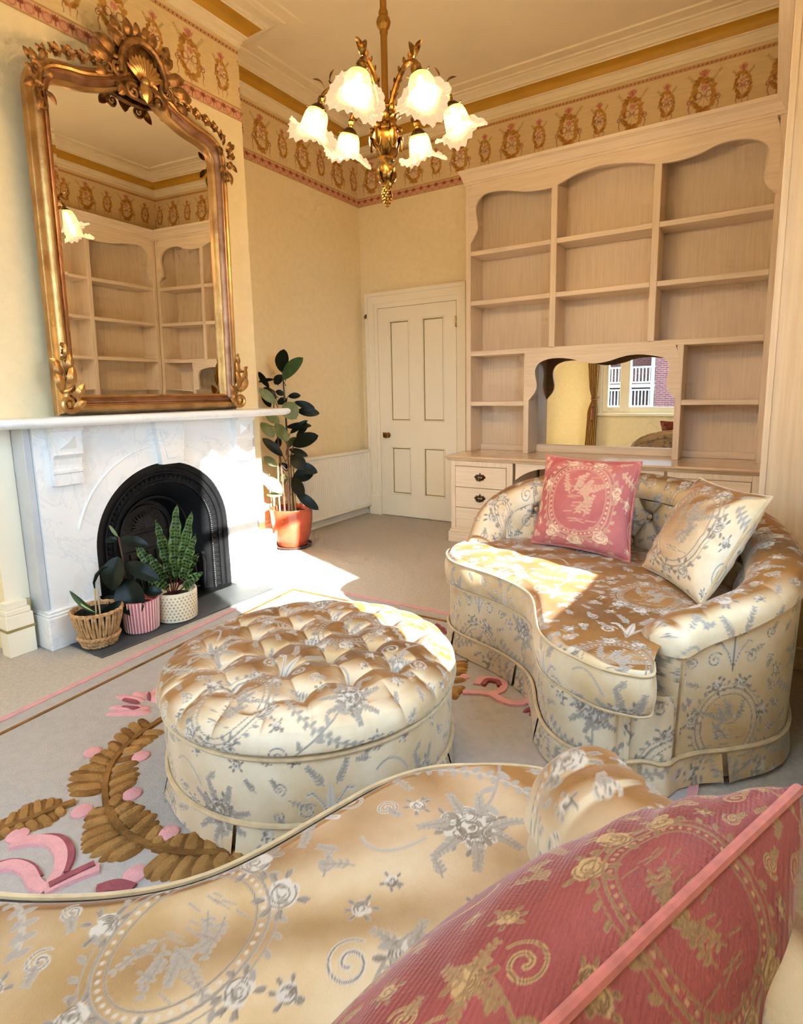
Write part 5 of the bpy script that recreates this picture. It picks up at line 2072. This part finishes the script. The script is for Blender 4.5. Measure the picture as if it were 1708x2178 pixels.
frond(za, [(600, 490), (500, 560), (420, 640), (385, 720), (385, 800), (400, 850)],
      [(505, 492), (440, 525), (395, 575), (400, 600), (330, 622), (320, 655), (248, 690), (235, 735), (245, 768),
       (600, 545), (560, 575), (520, 600), (510, 650), (515, 690), (500, 720), (450, 770)], .052)
frond(za, [(390, 810), (430, 890), (500, 940), (580, 965), (640, 975)],
      [(330, 830), (298, 862), (290, 915), (284, 955), (290, 985), (350, 1018), (420, 1015), (440, 785), (490, 795), (530, 808), (572, 835), (585, 880), (575, 925)], .055)
frond(za, [(560, 965), (650, 985), (760, 985), (900, 975)],
      [(640, 915), (690, 905), (740, 895), (800, 925), (850, 945), (510, 1075), (545, 1090), (620, 1095), (700, 1075), (780, 1040), (850, 1005)], .060)
frond(za, [(275, 800), (190, 830), (110, 865), (40, 890), (-40, 915)],
      [(215, 782), (160, 782), (110, 795), (80, 815), (30, 850), (-20, 875), (230, 850), (185, 885), (135, 900), (85, 905), (30, 925), (-10, 945)], .044)
frond(zb, [(905, 760), (890, 700), (880, 600)], [(1020, 590), (1020, 625), (1010, 660), (1000, 745), (985, 775), (960, 800), (940, 825)], .055, -3)
frond(zb, [(1190, 610), (1100, 585), (1010, 575)], [(1010, 585), (1060, 570), (1100, 568), (1180, 600)], .03, -2)
for c in ((337, 618), (512, 632), (480, 770), (298, 832), (613, 912), (490, 1062), (65, 920)):
    berry(za(*c), .030)
berry(zb(992, 685), .022)
# ribbons
vine([za(*p) for p in ((40, 955), (120, 940), (190, 945), (222, 985), (215, 1050), (175, 1110))], .022, .016, 'ribbon', MAT['rug_pink'])
vine([za(*p) for p in ((100, 938), (190, 930), (238, 950), (250, 1000), (225, 1060))], .014, .018, 'ribbon_edge', MAT['rug_mauve'], .006)  # mauve wool edging the pink ribbon, part of the rug pattern
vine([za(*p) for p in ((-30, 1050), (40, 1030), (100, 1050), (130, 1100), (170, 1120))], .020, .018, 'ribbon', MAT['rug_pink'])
vine([za(*p) for p in ((-20, 1030), (50, 1018), (110, 1035), (140, 1075))], .012, .014, 'ribbon_edge', MAT['rug_mauve'], .006)
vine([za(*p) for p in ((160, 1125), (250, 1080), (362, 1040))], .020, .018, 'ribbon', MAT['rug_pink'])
vine([za(*p) for p in ((180, 1110), (260, 1070), (345, 1030))], .011, .011, 'ribbon_edge', MAT['rug_mauve'], .012)
vine([za(*p) for p in ((350, 1125), (420, 1105), (480, 1120))], .020, .020, 'ribbon', MAT['rug_mauve'])
for b_, t_ in (((560, 470), (375, 478)), ((540, 455), (390, 455)), ((530, 430), (418, 412)), ((540, 420), (480, 400)), ((560, 410), (570, 385)), ((550, 450), (470, 480)), ((590, 440), (530, 395))):
    lobe(za(*b_), za(*t_), .045, 'petal', MAT['rug_pink'], .010)
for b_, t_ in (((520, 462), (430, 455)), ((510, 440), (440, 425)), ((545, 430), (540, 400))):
    lobe(za(*b_), za(*t_), .02, 'petal_mauve', MAT['rug_mauve'], .014)  # mauve wool strips over the pink petals, part of the pattern
vine([zb(*p) for p in ((980, 782), (1080, 785), (1160, 790), (1220, 765), (1225, 720), (1160, 700), (1090, 705), (1070, 735))], .016, .02, 'ribbon', MAT['rug_pink'])
vine([zb(*p) for p in ((1160, 795), (1230, 835), (1310, 850), (1380, 830), (1430, 800))], .02, .02, 'ribbon', MAT['rug_pink'])
vine([zb(*p) for p in ((1100, 740), (1130, 712), (1190, 720), (1205, 745))], .012, .012, 'ribbon_edge', MAT['rug_mauve'], .011)
for b_, t_ in (((1440, 865), (1340, 900)), ((1450, 885), (1380, 920)), ((1460, 910), (1420, 940)), ((810, 365), (850, 385)), ((830, 385), (875, 400)), ((850, 395), (885, 425))):
    lobe(zb(*b_), zb(*t_), .03, 'petal', MAT['rug_mauve'], .010)

# ================================================================== PLANTS
PT = np.array([.26, -1.38, 0])
pot = thing('plant_pot', 'glazed terracotta plant pot on a saucer beside the fireplace', 'plant pot', (PT[0], PT[1], 0))
m = MB().lathe([(0, .022), (.115, .022), (.122, .03), (.150, .12), (.166, .22), (.170, .30), (.172, .318), (.170, .325), (.160, .325), (.157, .315), (.156, .29), (0, .285)], (PT[0], PT[1], 0), 48)
m.build('pot', MAT['terracotta'], pot)
MB().lathe([(0, .002), (.12, .002), (.145, .012), (.155, .026), (.150, .028), (.138, .016), (0, .014)], (PT[0], PT[1], 0), 40).build('saucer', MAT['saucer'], pot)
MB().lathe([(.157, .288), (.1, .294), (0, .298)], (PT[0], PT[1], 0), 24).build('soil', MAT['soil'], pot)
rp_ = thing('rubber_plant', 'tall rubber plant with glossy dark leaves growing from the terracotta pot', 'plant', (PT[0], PT[1], .30))
zc = lambda a, b: (520 + a / 3.404, 580 + b / 3.404)


def pl(a, b, dep=0.0):
    px, py = zc(a, b)
    return Vector(hplane(px, py, PT + HN * dep))


for pts, nm, r0, r1, mt in (
        ([(325, 1740), (322, 1500), (312, 1250), (296, 1000), (285, 850), (276, 720)], 'stem', .011, .006, MAT['stem']),
        ([(293, 1740), (270, 1450), (240, 1200), (218, 1050), (205, 850)], 'stem', .009, .004, MAT['stem']),
        ([(360, 1740), (345, 1550), (335, 1350), (370, 1200)], 'stem', .008, .004, MAT['stem']),
        ([(258, 1745), (247, 1550), (240, 1330)], 'cane', .006, .006, MAT['cane']),
        ([(372, 1745), (355, 1550), (338, 1330)], 'cane', .006, .006, MAT['cane']),
        ([(345, 1745), (335, 1500), (325, 1330)], 'cane', .006, .006, MAT['cane'])):
    P = [pl(a, b) for a, b in pts]
    P[0].z = .29
    MB().tube([tuple(v) for v in catmull([tuple(p) for p in P], 24)[0]], [r0 + (r1 - r0) * i / 23 for i in range(24)], 7).build(nm, mt, rp_)
Dk, Ol, Gr = MAT['leaf_dark'], MAT['leaf_olive'], MAT['leaf_green']
LV = [((270, 722), (285, 553), 98, Dk, .02), ((275, 775), (425, 615), 98, Gr, -.04), ((275, 740), (218, 808), 60, Dk, .0), ((215, 772), (100, 790), 26, Dk, .03), ((180, 835), (100, 716), 40, Dk, .02),
      ((232, 915), (137, 830), 55, Dk, .0), ((228, 948), (105, 838), 62, Ol, -.05), ((290, 885), (226, 856), 38, Dk, 0), ((315, 895), (408, 890), 42, Dk, 0), ((310, 915), (238, 945), 48, Dk, 0),
      ((290, 940), (375, 1060), 112, Ol, -.1), ((360, 935), (512, 985), 50, Dk, 0), ((380, 1000), (545, 1020), 62, Dk, -.02), ((155, 1030), (255, 1088), 62, Ol, -.03), ((118, 1085), (216, 1192), 68, Ol, -.05),
      ((222, 1088), (316, 1220), 74, Ol, -.08), ((300, 1118), (488, 1108), 48, Dk, 0), ((330, 1165), (458, 1068), 42, Dk, -.02), ((345, 1250), (537, 1180), 95, Dk, -.06), ((278, 1330), (128, 1198), 62, Dk, -.05),
      ((322, 1278), (460, 1328), 48, Dk, 0), ((338, 1318), (436, 1425), 92, Dk, -.04), ((365, 1385), (530, 1448), 72, Dk, -.03), ((352, 1485), (505, 1440), 100, Dk, .03), ((350, 1478), (428, 1620), 84, Dk, -.05),
      ((372, 1588), (538, 1718), 66, Dk, -.06), ((242, 1402), (138, 1332), 52, Ol, 0), ((275, 1595), (146, 1480), 80, Ol, -.05), ((285, 1605), (160, 1610), 34, Ol, 0), ((312, 1262), (372, 1190), 48, Gr, .02),
      ((375, 1190), (458, 1112), 40, Dk, .0), ((252, 1185), (240, 1270), 45, Dk, .05), ((250, 1380), (325, 1430), 50, Dk, .05), ((120, 860), (190, 975), 50, Dk, .08), ((260, 1450), (320, 1530), 55, Ol, .08)]
for i, (b_, t_, w_, mt, dep) in enumerate(LV):
    B, T = pl(*b_, dep * .4), pl(*t_, dep)
    sc_ = (pl(100, 1000) - pl(0, 1000)).length / 100
    nr_ = Vector(-HN) + Vector((0, 0, .35)) + Vector((random.uniform(-.3, .3), random.uniform(-.3, .3), 0))
    MB().leaf(B, T, 1.12 * w_ * sc_, nr_, droop=.06, fold=.10, nl=12, nw=4, power=.62, pk=.52).build('leaf', mt, rp_)
    # petiole to the nearest stem
    ms = pl(300 if b_[0] > 240 else 245, b_[1] + 45)
    MB().tube([ms, (ms + B) / 2 + Vector((0, 0, .005)), B], [.004, .003, .003], 5).build('leaf_stalk', MAT['stem'], rp_)

# three pots on the hearth ------------------------------------------
zd = lambda a, b: (120 + a / 5.024, 1040 + b / 5.024)


def on(a, b, P0, dep=0.0):
    px, py = zd(a, b)
    return Vector(hplane(px, py, np.array(P0) + HN * dep))


HZ = .0085
B0 = (.728, -3.25, 0)
bs = thing('woven_basket', 'brown woven basket planter at the left end of the hearth', 'basket', (B0[0], B0[1], HZ))
NB = 44
for k in range(NB):
    a = 2 * PI * k / NB
    p = []
    for i in range(6):
        t = i / 5
        r = .076 + .036 * t + .005 * math.sin(PI * t)
        aa = a + .05 * (t - .5) * (1 if k % 2 else -1)
        p.append((B0[0] + r * math.cos(aa), B0[1] + r * math.sin(aa), HZ + .05 + .125 * t))
    MB().tube(p, [.0058, .0068, .0066, .0062, .0066, .006], 6).build('upright_strand', MAT['wicker'], bs)
for j in range(4):
    for ph in (0, PI):
        pts = []
        for i in range(60):
            a = 2 * PI * i / 60
            r = .072 + .006 * j + .005 * math.sin(14 * a + ph + j)
            pts.append((B0[0] + r * math.cos(a), B0[1] + r * math.sin(a), HZ + .010 + .013 * j + .004 * math.cos(14 * a + ph)))
        MB().tube(pts, .0068, 6, closed=True).build('woven_band', MAT['wicker'], bs)
for j in range(2):
    MB().tube([(B0[0] + (.114 + .003 * math.sin(22 * 2 * PI * i / 88 + j * PI)) * math.cos(2 * PI * i / 88), B0[1] + (.114 + .003 * math.sin(22 * 2 * PI * i / 88 + j * PI)) * math.sin(2 * PI * i / 88), HZ + .176 + .006 * j) for i in range(88)], .006, 6, closed=True).build('rim', MAT['wicker'], bs)
MB().lathe([(0, HZ + .002), (.060, HZ + .002), (.099, HZ + .168), (.097, HZ + .166), (.092, HZ + .13)], (B0[0], B0[1], 0), 30).build('liner', MAT['soil'], bs)
MB().lathe([(.094, HZ + .130), (.05, HZ + .136), (0, HZ + .138)], (B0[0], B0[1], 0), 20).build('soil', MAT['soil'], bs)
bp_ = thing('young_rubber_plant', 'small plant with one pale edged leaf and two sticks in the woven basket', 'plant', (B0[0], B0[1], .14))
MB().leaf(on(415, 1330, B0), on(138, 1085, B0, -.03), .030, Vector(-HN) + Vector((0, 0, .5)), droop=.10, fold=.4, nl=12, power=.7).build('leaf', Gr, bp_)
MB().leaf(on(420, 1320, B0, -.004), on(200, 1185, B0, -.034), .008, Vector(-HN) + Vector((0, 0, .5)), droop=.10, fold=.4, nl=10).build('pale_leaf_edge', mat('pale_leaf', (190, 200, 110), .4), bp_)
MB().leaf(on(480, 1370, B0, .03), on(700, 1190, B0, .03), .05, -HN, droop=.1, nl=12).build('leaf', Dk, bp_)
for a, b, c, d_ in ((430, 1400, 408, 1062), (474, 1395, 436, 1075)):
    q0 = on(a, b, B0); q0.z = .135
    MB().tube([q0, on(c, d_, B0)], .004, 6).build('stick', MAT['cane'], bp_)
MB().tube([on(408, 1062, B0), on(400, 1000, B0), on(430, 920, B0), on(500, 840, B0), on(545, 832, B0)], [.003, .006, .009, .008, .003], 6).build('arched_leaf', Dk, bp_)
MB().tube([on(430, 1400, B0), on(440, 1330, B0), on(415, 1310, B0)], .004, 6).build('stem', Gr, bp_)

P0_ = (.748, -3.034, 0)
pk_ = thing('plant_pot', 'pink ribbed ceramic plant pot between the basket and the cream pot', 'plant pot', (P0_[0], P0_[1], HZ))
MB().lathe([(0, HZ), (.074, HZ), (.080, HZ + .006), (.090, HZ + .165), (.090, HZ + .17), (.083, HZ + .17), (.081, HZ + .14), (0, HZ + .135)], (P0_[0], P0_[1], 0), 40).build('pot', MAT['pink_pot'], pk_)
MB().lathe([(.082, HZ + .138), (0, HZ + .142)], (P0_[0], P0_[1], 0), 20).build('soil', MAT['soil'], pk_)
for k in range(34):
    a = 2 * PI * k / 34
    MB().tube([(P0_[0] + (.0815 + .0098 * t) * math.cos(a), P0_[1] + (.0815 + .0098 * t) * math.sin(a), HZ + .006 + .162 * t) for t in (0, .5, 1)], .0034, 6).build('rib', MAT['pink_pot_rib'], pk_)
pp_ = thing('rubber_plant', 'bushy rubber plant with broad dark leaves in the pink ribbed pot', 'plant', (P0_[0], P0_[1], .15))
st0 = on(800, 1200, P0_); st0.z = .14
MB().tube([tuple(v) for v in catmull([tuple(st0), tuple(on(735, 950, P0_)), tuple(on(720, 820, P0_)), tuple(on(690, 650, P0_)), tuple(on(665, 510, P0_))], 20)[0]], .0045, 7).build('stem', MAT['stem'], pp_)
for (b_, t_, w_, mt, dep) in (((655, 540), (520, 555), 60, Dk, 0), ((680, 530), (985, 605), 95, Dk, -.03), ((665, 720), (590, 1082), 195, Dk, -.05), ((740, 790), (1102, 975), 130, Dk, -.05), ((735, 955), (870, 1360), 235, Dk, -.08),
                              ((930, 1090), (1135, 1105), 85, Dk, .0), ((700, 1180), (485, 1340), 190, Dk, -.02), ((660, 515), (565, 385), 26, Ol, 0), ((730, 1000), (600, 1180), 150, Dk, .04), ((735, 1000), (900, 1120), 150, Dk, .05)):
    MB().leaf(on(*b_, P0_, dep * .3), on(*t_, P0_, dep), w_ * .00063 * 1.0, Vector(-HN) + Vector((0, 0, .6)), droop=.08, fold=.15, nl=14, nw=5, power=.6, wave=.004).build('leaf', mt, pp_)

C0 = (.768, -2.835, 0)
cp_ = thing('plant_pot', 'cream ceramic pot with tan diamond marks on the right of the hearth', 'plant pot', (C0[0], C0[1], HZ))
MB().lathe([(0, HZ), (.098, HZ), (.106, HZ + .006), (.111, HZ + .158), (.110, HZ + .163), (.103, HZ + .163), (.101, HZ + .13), (0, HZ + .125)], (C0[0], C0[1], 0), 48).build('pot', MAT['cream_pot'], cp_)
MB().lathe([(.102, HZ + .128), (0, HZ + .132)], (C0[0], C0[1], 0), 20).build('soil', MAT['soil'], cp_)
dm = MB()
for j in range(8):
    for k in range(34):
        a = 2 * PI * (k + .5 * (j % 2)) / 34
        z = HZ + .022 + .017 * j
        r = .1075 + .0046 * (.022 + .017 * j) / .16
        c = np.array([C0[0] + r * math.cos(a), C0[1] + r * math.sin(a), z])
        tg = np.array([-math.sin(a), math.cos(a), 0]); nv_ = np.array([math.cos(a), math.sin(a), 0])
        h = .0062
        dm.add([c + tg * h, c + np.array([0, 0, h]), c - tg * h, c - np.array([0, 0, h]), c + nv_ * .0018], [(0, 1, 4), (1, 2, 4), (2, 3, 4), (3, 0, 4)])
dm.build('diamond_marks', MAT['tan_pot'], cp_, smooth=False)['kind'] = 'stuff'
MAT['calathea'] = attr_mat('rattlesnake_leaf', 'spots', 0.4)
MAT['calathea_back'] = mat('purple_leaf_back', (84, 24, 34), .5, var=.2)
cl = thing('calathea', 'rattlesnake plant with upright spotted green leaves in the cream pot', 'plant', (C0[0], C0[1], .14))


def spotted_leaf(B, T, wd, nrm_, droop, seed):
    B, T = np.array(B), np.array(T)
    ax = T - B
    ln = np.linalg.norm(ax)
    ax = ax / ln
    n_ = np.array(nrm_, float); n_ = n_ - ax * (n_ @ ax); n_ /= np.linalg.norm(n_)
    sd = np.cross(ax, n_)
    nl, nw = 60, 15
    t = np.linspace(0, 1, nl)[:, None]
    s = np.linspace(-1, 1, nw)[None, :]
    w = wd * .5 * np.sin(PI * np.clip(t, .001, .999) ** .8) ** .65
    off = .25 * w * np.abs(s) + .010 * np.sin(t * 30 + seed + (s > 0) * 1.5) * np.abs(s) ** 2 * (1 - t * .4)
    P = B + ax * ln * t[..., None] + n_ * (droop * ln * np.sin(PI * t) + off)[..., None] + sd * (w * s)[..., None]
    g = np.array(lin((96, 122, 58))); dk = np.array(lin((18, 30, 18))); eg = np.array(lin((44, 70, 32)))
    row = t * ln / .019
    fr_ = row - np.floor(row)
    big = (np.floor(row) % 2) * .25
    spot = (((fr_ - .5) / .34) ** 2 + ((np.abs(s) - .44 + .1 * (fr_ - .5)) / (.36 - big * .5)) ** 2 < 1)
    c = np.where(spot[..., None], dk, g)
    c = np.where((np.abs(s) > .88)[..., None] + 0 * t[..., None] > 0, eg, c)
    c = np.where((np.abs(s) < .05)[..., None] + 0 * t[..., None] > 0, dk * 2, c)
    c = np.broadcast_to(c, (nl, nw, 3))
    grid_mesh('leaf', P, MAT['calathea'], cl, attr=c, aname='spots')


for i, (b_, t_, w_, dep, dr_) in enumerate((((1290, 960), (1285, 165), 120, 0, .03), ((1340, 960), (1448, 235), 105, -.02, .04), ((1360, 980), (1492, 478), 90, -.04, .05), ((1215, 940), (1062, 325), 95, .0, -.04), ((1150, 960), (842, 580), 105, -.02, .08),
                                          ((1180, 980), (1000, 700), 90, -.05, .08), ((1380, 1030), (1560, 890), 95, -.04, .1), ((1350, 960), (1520, 690), 85, .02, .06), ((1150, 1040), (950, 890), 90, -.05, .1), ((1250, 1000), (1190, 620), 85, .05, .02),
                                          ((1370, 1060), (1500, 960), 80, -.07, .12), ((1200, 1060), (1030, 940), 80, -.07, .12))):
    spotted_leaf(on(*b_, C0, dep * .5), on(*t_, C0, dep), w_ * .00063, Vector(-HN) + Vector((0, 0, .3)), dr_, i)
for (b_, t_) in (((1250, 1120), (1290, 960)), ((1255, 1120), (1340, 960)), ((1235, 1120), (1215, 940)), ((1225, 1120), (1150, 960)), ((1260, 1130), (1380, 1030)), ((1220, 1130), (1150, 1040)), ((1245, 1130), (1250, 1000))):
    q0 = on(*b_, C0); q0.z = .135
    MB().tube([q0, on(*t_, C0)], .0035, 6).build('leaf_stalk', MAT['calathea_back'], cl)
for (b_, t_, w_) in (((1230, 1000), (1110, 640), 60), ((1300, 1030), (1450, 860), 60), ((1240, 980), (1210, 740), 50)):
    MB().leaf(on(*b_, C0, .03), on(*t_, C0, .04), w_ * .00063, -HN, droop=.05, nl=10).build('folded_leaf', MAT['calathea_back'], cl)

# ================================================================== BEHIND THE CAMERA (seen in the mirrors)
cu = thing('curtain', 'gold silk curtain tied back beside the rear window', 'curtain', (.85, RY + .08, 0))
nu, nv = 90, 60
u = np.linspace(0, 1, nu)[:, None]
v = np.linspace(0, 1, nv)[None, :]
zz = .02 + 3.05 * v + 0 * u
wid = np.interp(v, [0, .28, .345, .40, .60, 1], [.20, .17, .085, .14, .22, .30])
cxx = np.interp(v, [0, .28, .345, .40, 1], [.84, .87, .90, .88, .84])
x = cxx + (u - .5) * wid
y = RY + .10 + .030 * np.sin(u * 2 * PI * 6) * np.interp(v, [0, .345, 1], [1, .6, 1])
grid_mesh('drape', np.stack([x, y + 0 * x, zz], -1), MAT['curtain'], cu)
MB().tube([(.84, RY + .06, 1.10), (.86, RY + .15, 1.06), (.93, RY + .15, 1.06), (.96, RY + .06, 1.10)], .010, 8).build('tie_back', MAT['tassel'], cu)
MB().lathe([(.004, .98), (.02, .965), (.022, .94), (.014, .925), (.026, .90), (.03, .72), (0, .72)], (.89, RY + .16, 0), 14).build('tassel', MAT['tassel'], cu)
struct(MB().box(-30, 34, -60, RY - .2, -1.2, -1.0).box(RW + .2, 60, RY - .2, 30, -1.2, -1.0).build('ground', MAT['asphalt'], smooth=False))
hs = thing('brick_house', 'red brick house with white balconies seen through the rear window', 'house', (2, -22, -1))
MB().box(-.46, 7, -26, -20, -1, 3.4).build('wall', MAT['brick'], hs, smooth=False)
MB().box(-6, -.46, -26, -21.6, -1, 3.4).build('wall', MAT['brick'], hs, smooth=False)
MB().prism([(-6.5, 3.4), (7.5, 3.4), (5.5, 4.6), (-4.5, 4.6)], 1, -26.3, -19.7).build('roof', MAT['slate'], hs, smooth=False)
for z0, z1 in ((1.45, 2.15), (.5, 1.25)):
    MB().box(-5.5, -.46, -21.6, -20, z0 - .14, z0, .01).build('balcony_floor', MAT['out_white'], hs)
    MB().box(-5.5, -.46, -20.08, -20.0, z1 - .07, z1, .01).box(-5.5, -.46, -20.06, -20.02, z0 + .04, z0 + .10).build('balcony_rail', MAT['out_white'], hs)
    for i in range(38):
        x = -5.45 + i * .132
        MB().box(x, x + .05, -20.06, -20.02, z0 + .1, z1 - .07).build('baluster', MAT['out_white'], hs, smooth=False)
for x in (-5.5, -3.0, -.62):
    MB().box(x, x + .14, -20.1, -19.96, -1, 3.4, .01).build('post', MAT['out_white'], hs)
MB().box(.3, .7, -20.02, -19.98, .75, 1.05).build('meter_box', MAT['out_white'], hs, smooth=False)
tr = thing('street_tree', 'pale green street tree behind the white balcony', 'tree', (-5.2, -17, -1))
MB().tube([(-5.2, -17, -1), (-5.1, -17, 1), (-5.2, -17, 2.2)], [.16, .12, .08], 10).build('trunk', MAT['bark'], tr)
n1, n2 = 40, 24
a_ = np.linspace(0, 2 * PI, n1, endpoint=False)[:, None]
b_ = np.linspace(.02, PI - .02, n2)[None, :]
rr = 1.3 + .22 * np.sin(5 * a_ + 3 * b_) * np.sin(4 * b_) + .1 * np.sin(11 * a_) * np.sin(9 * b_)
grid_mesh('crown', np.stack([-5.2 + rr * np.sin(b_) * np.cos(a_), -17 + rr * np.sin(b_) * np.sin(a_), 2.7 + rr * .9 * np.cos(b_) + 0 * a_], -1), MAT['foliage'], tr, cu=True)
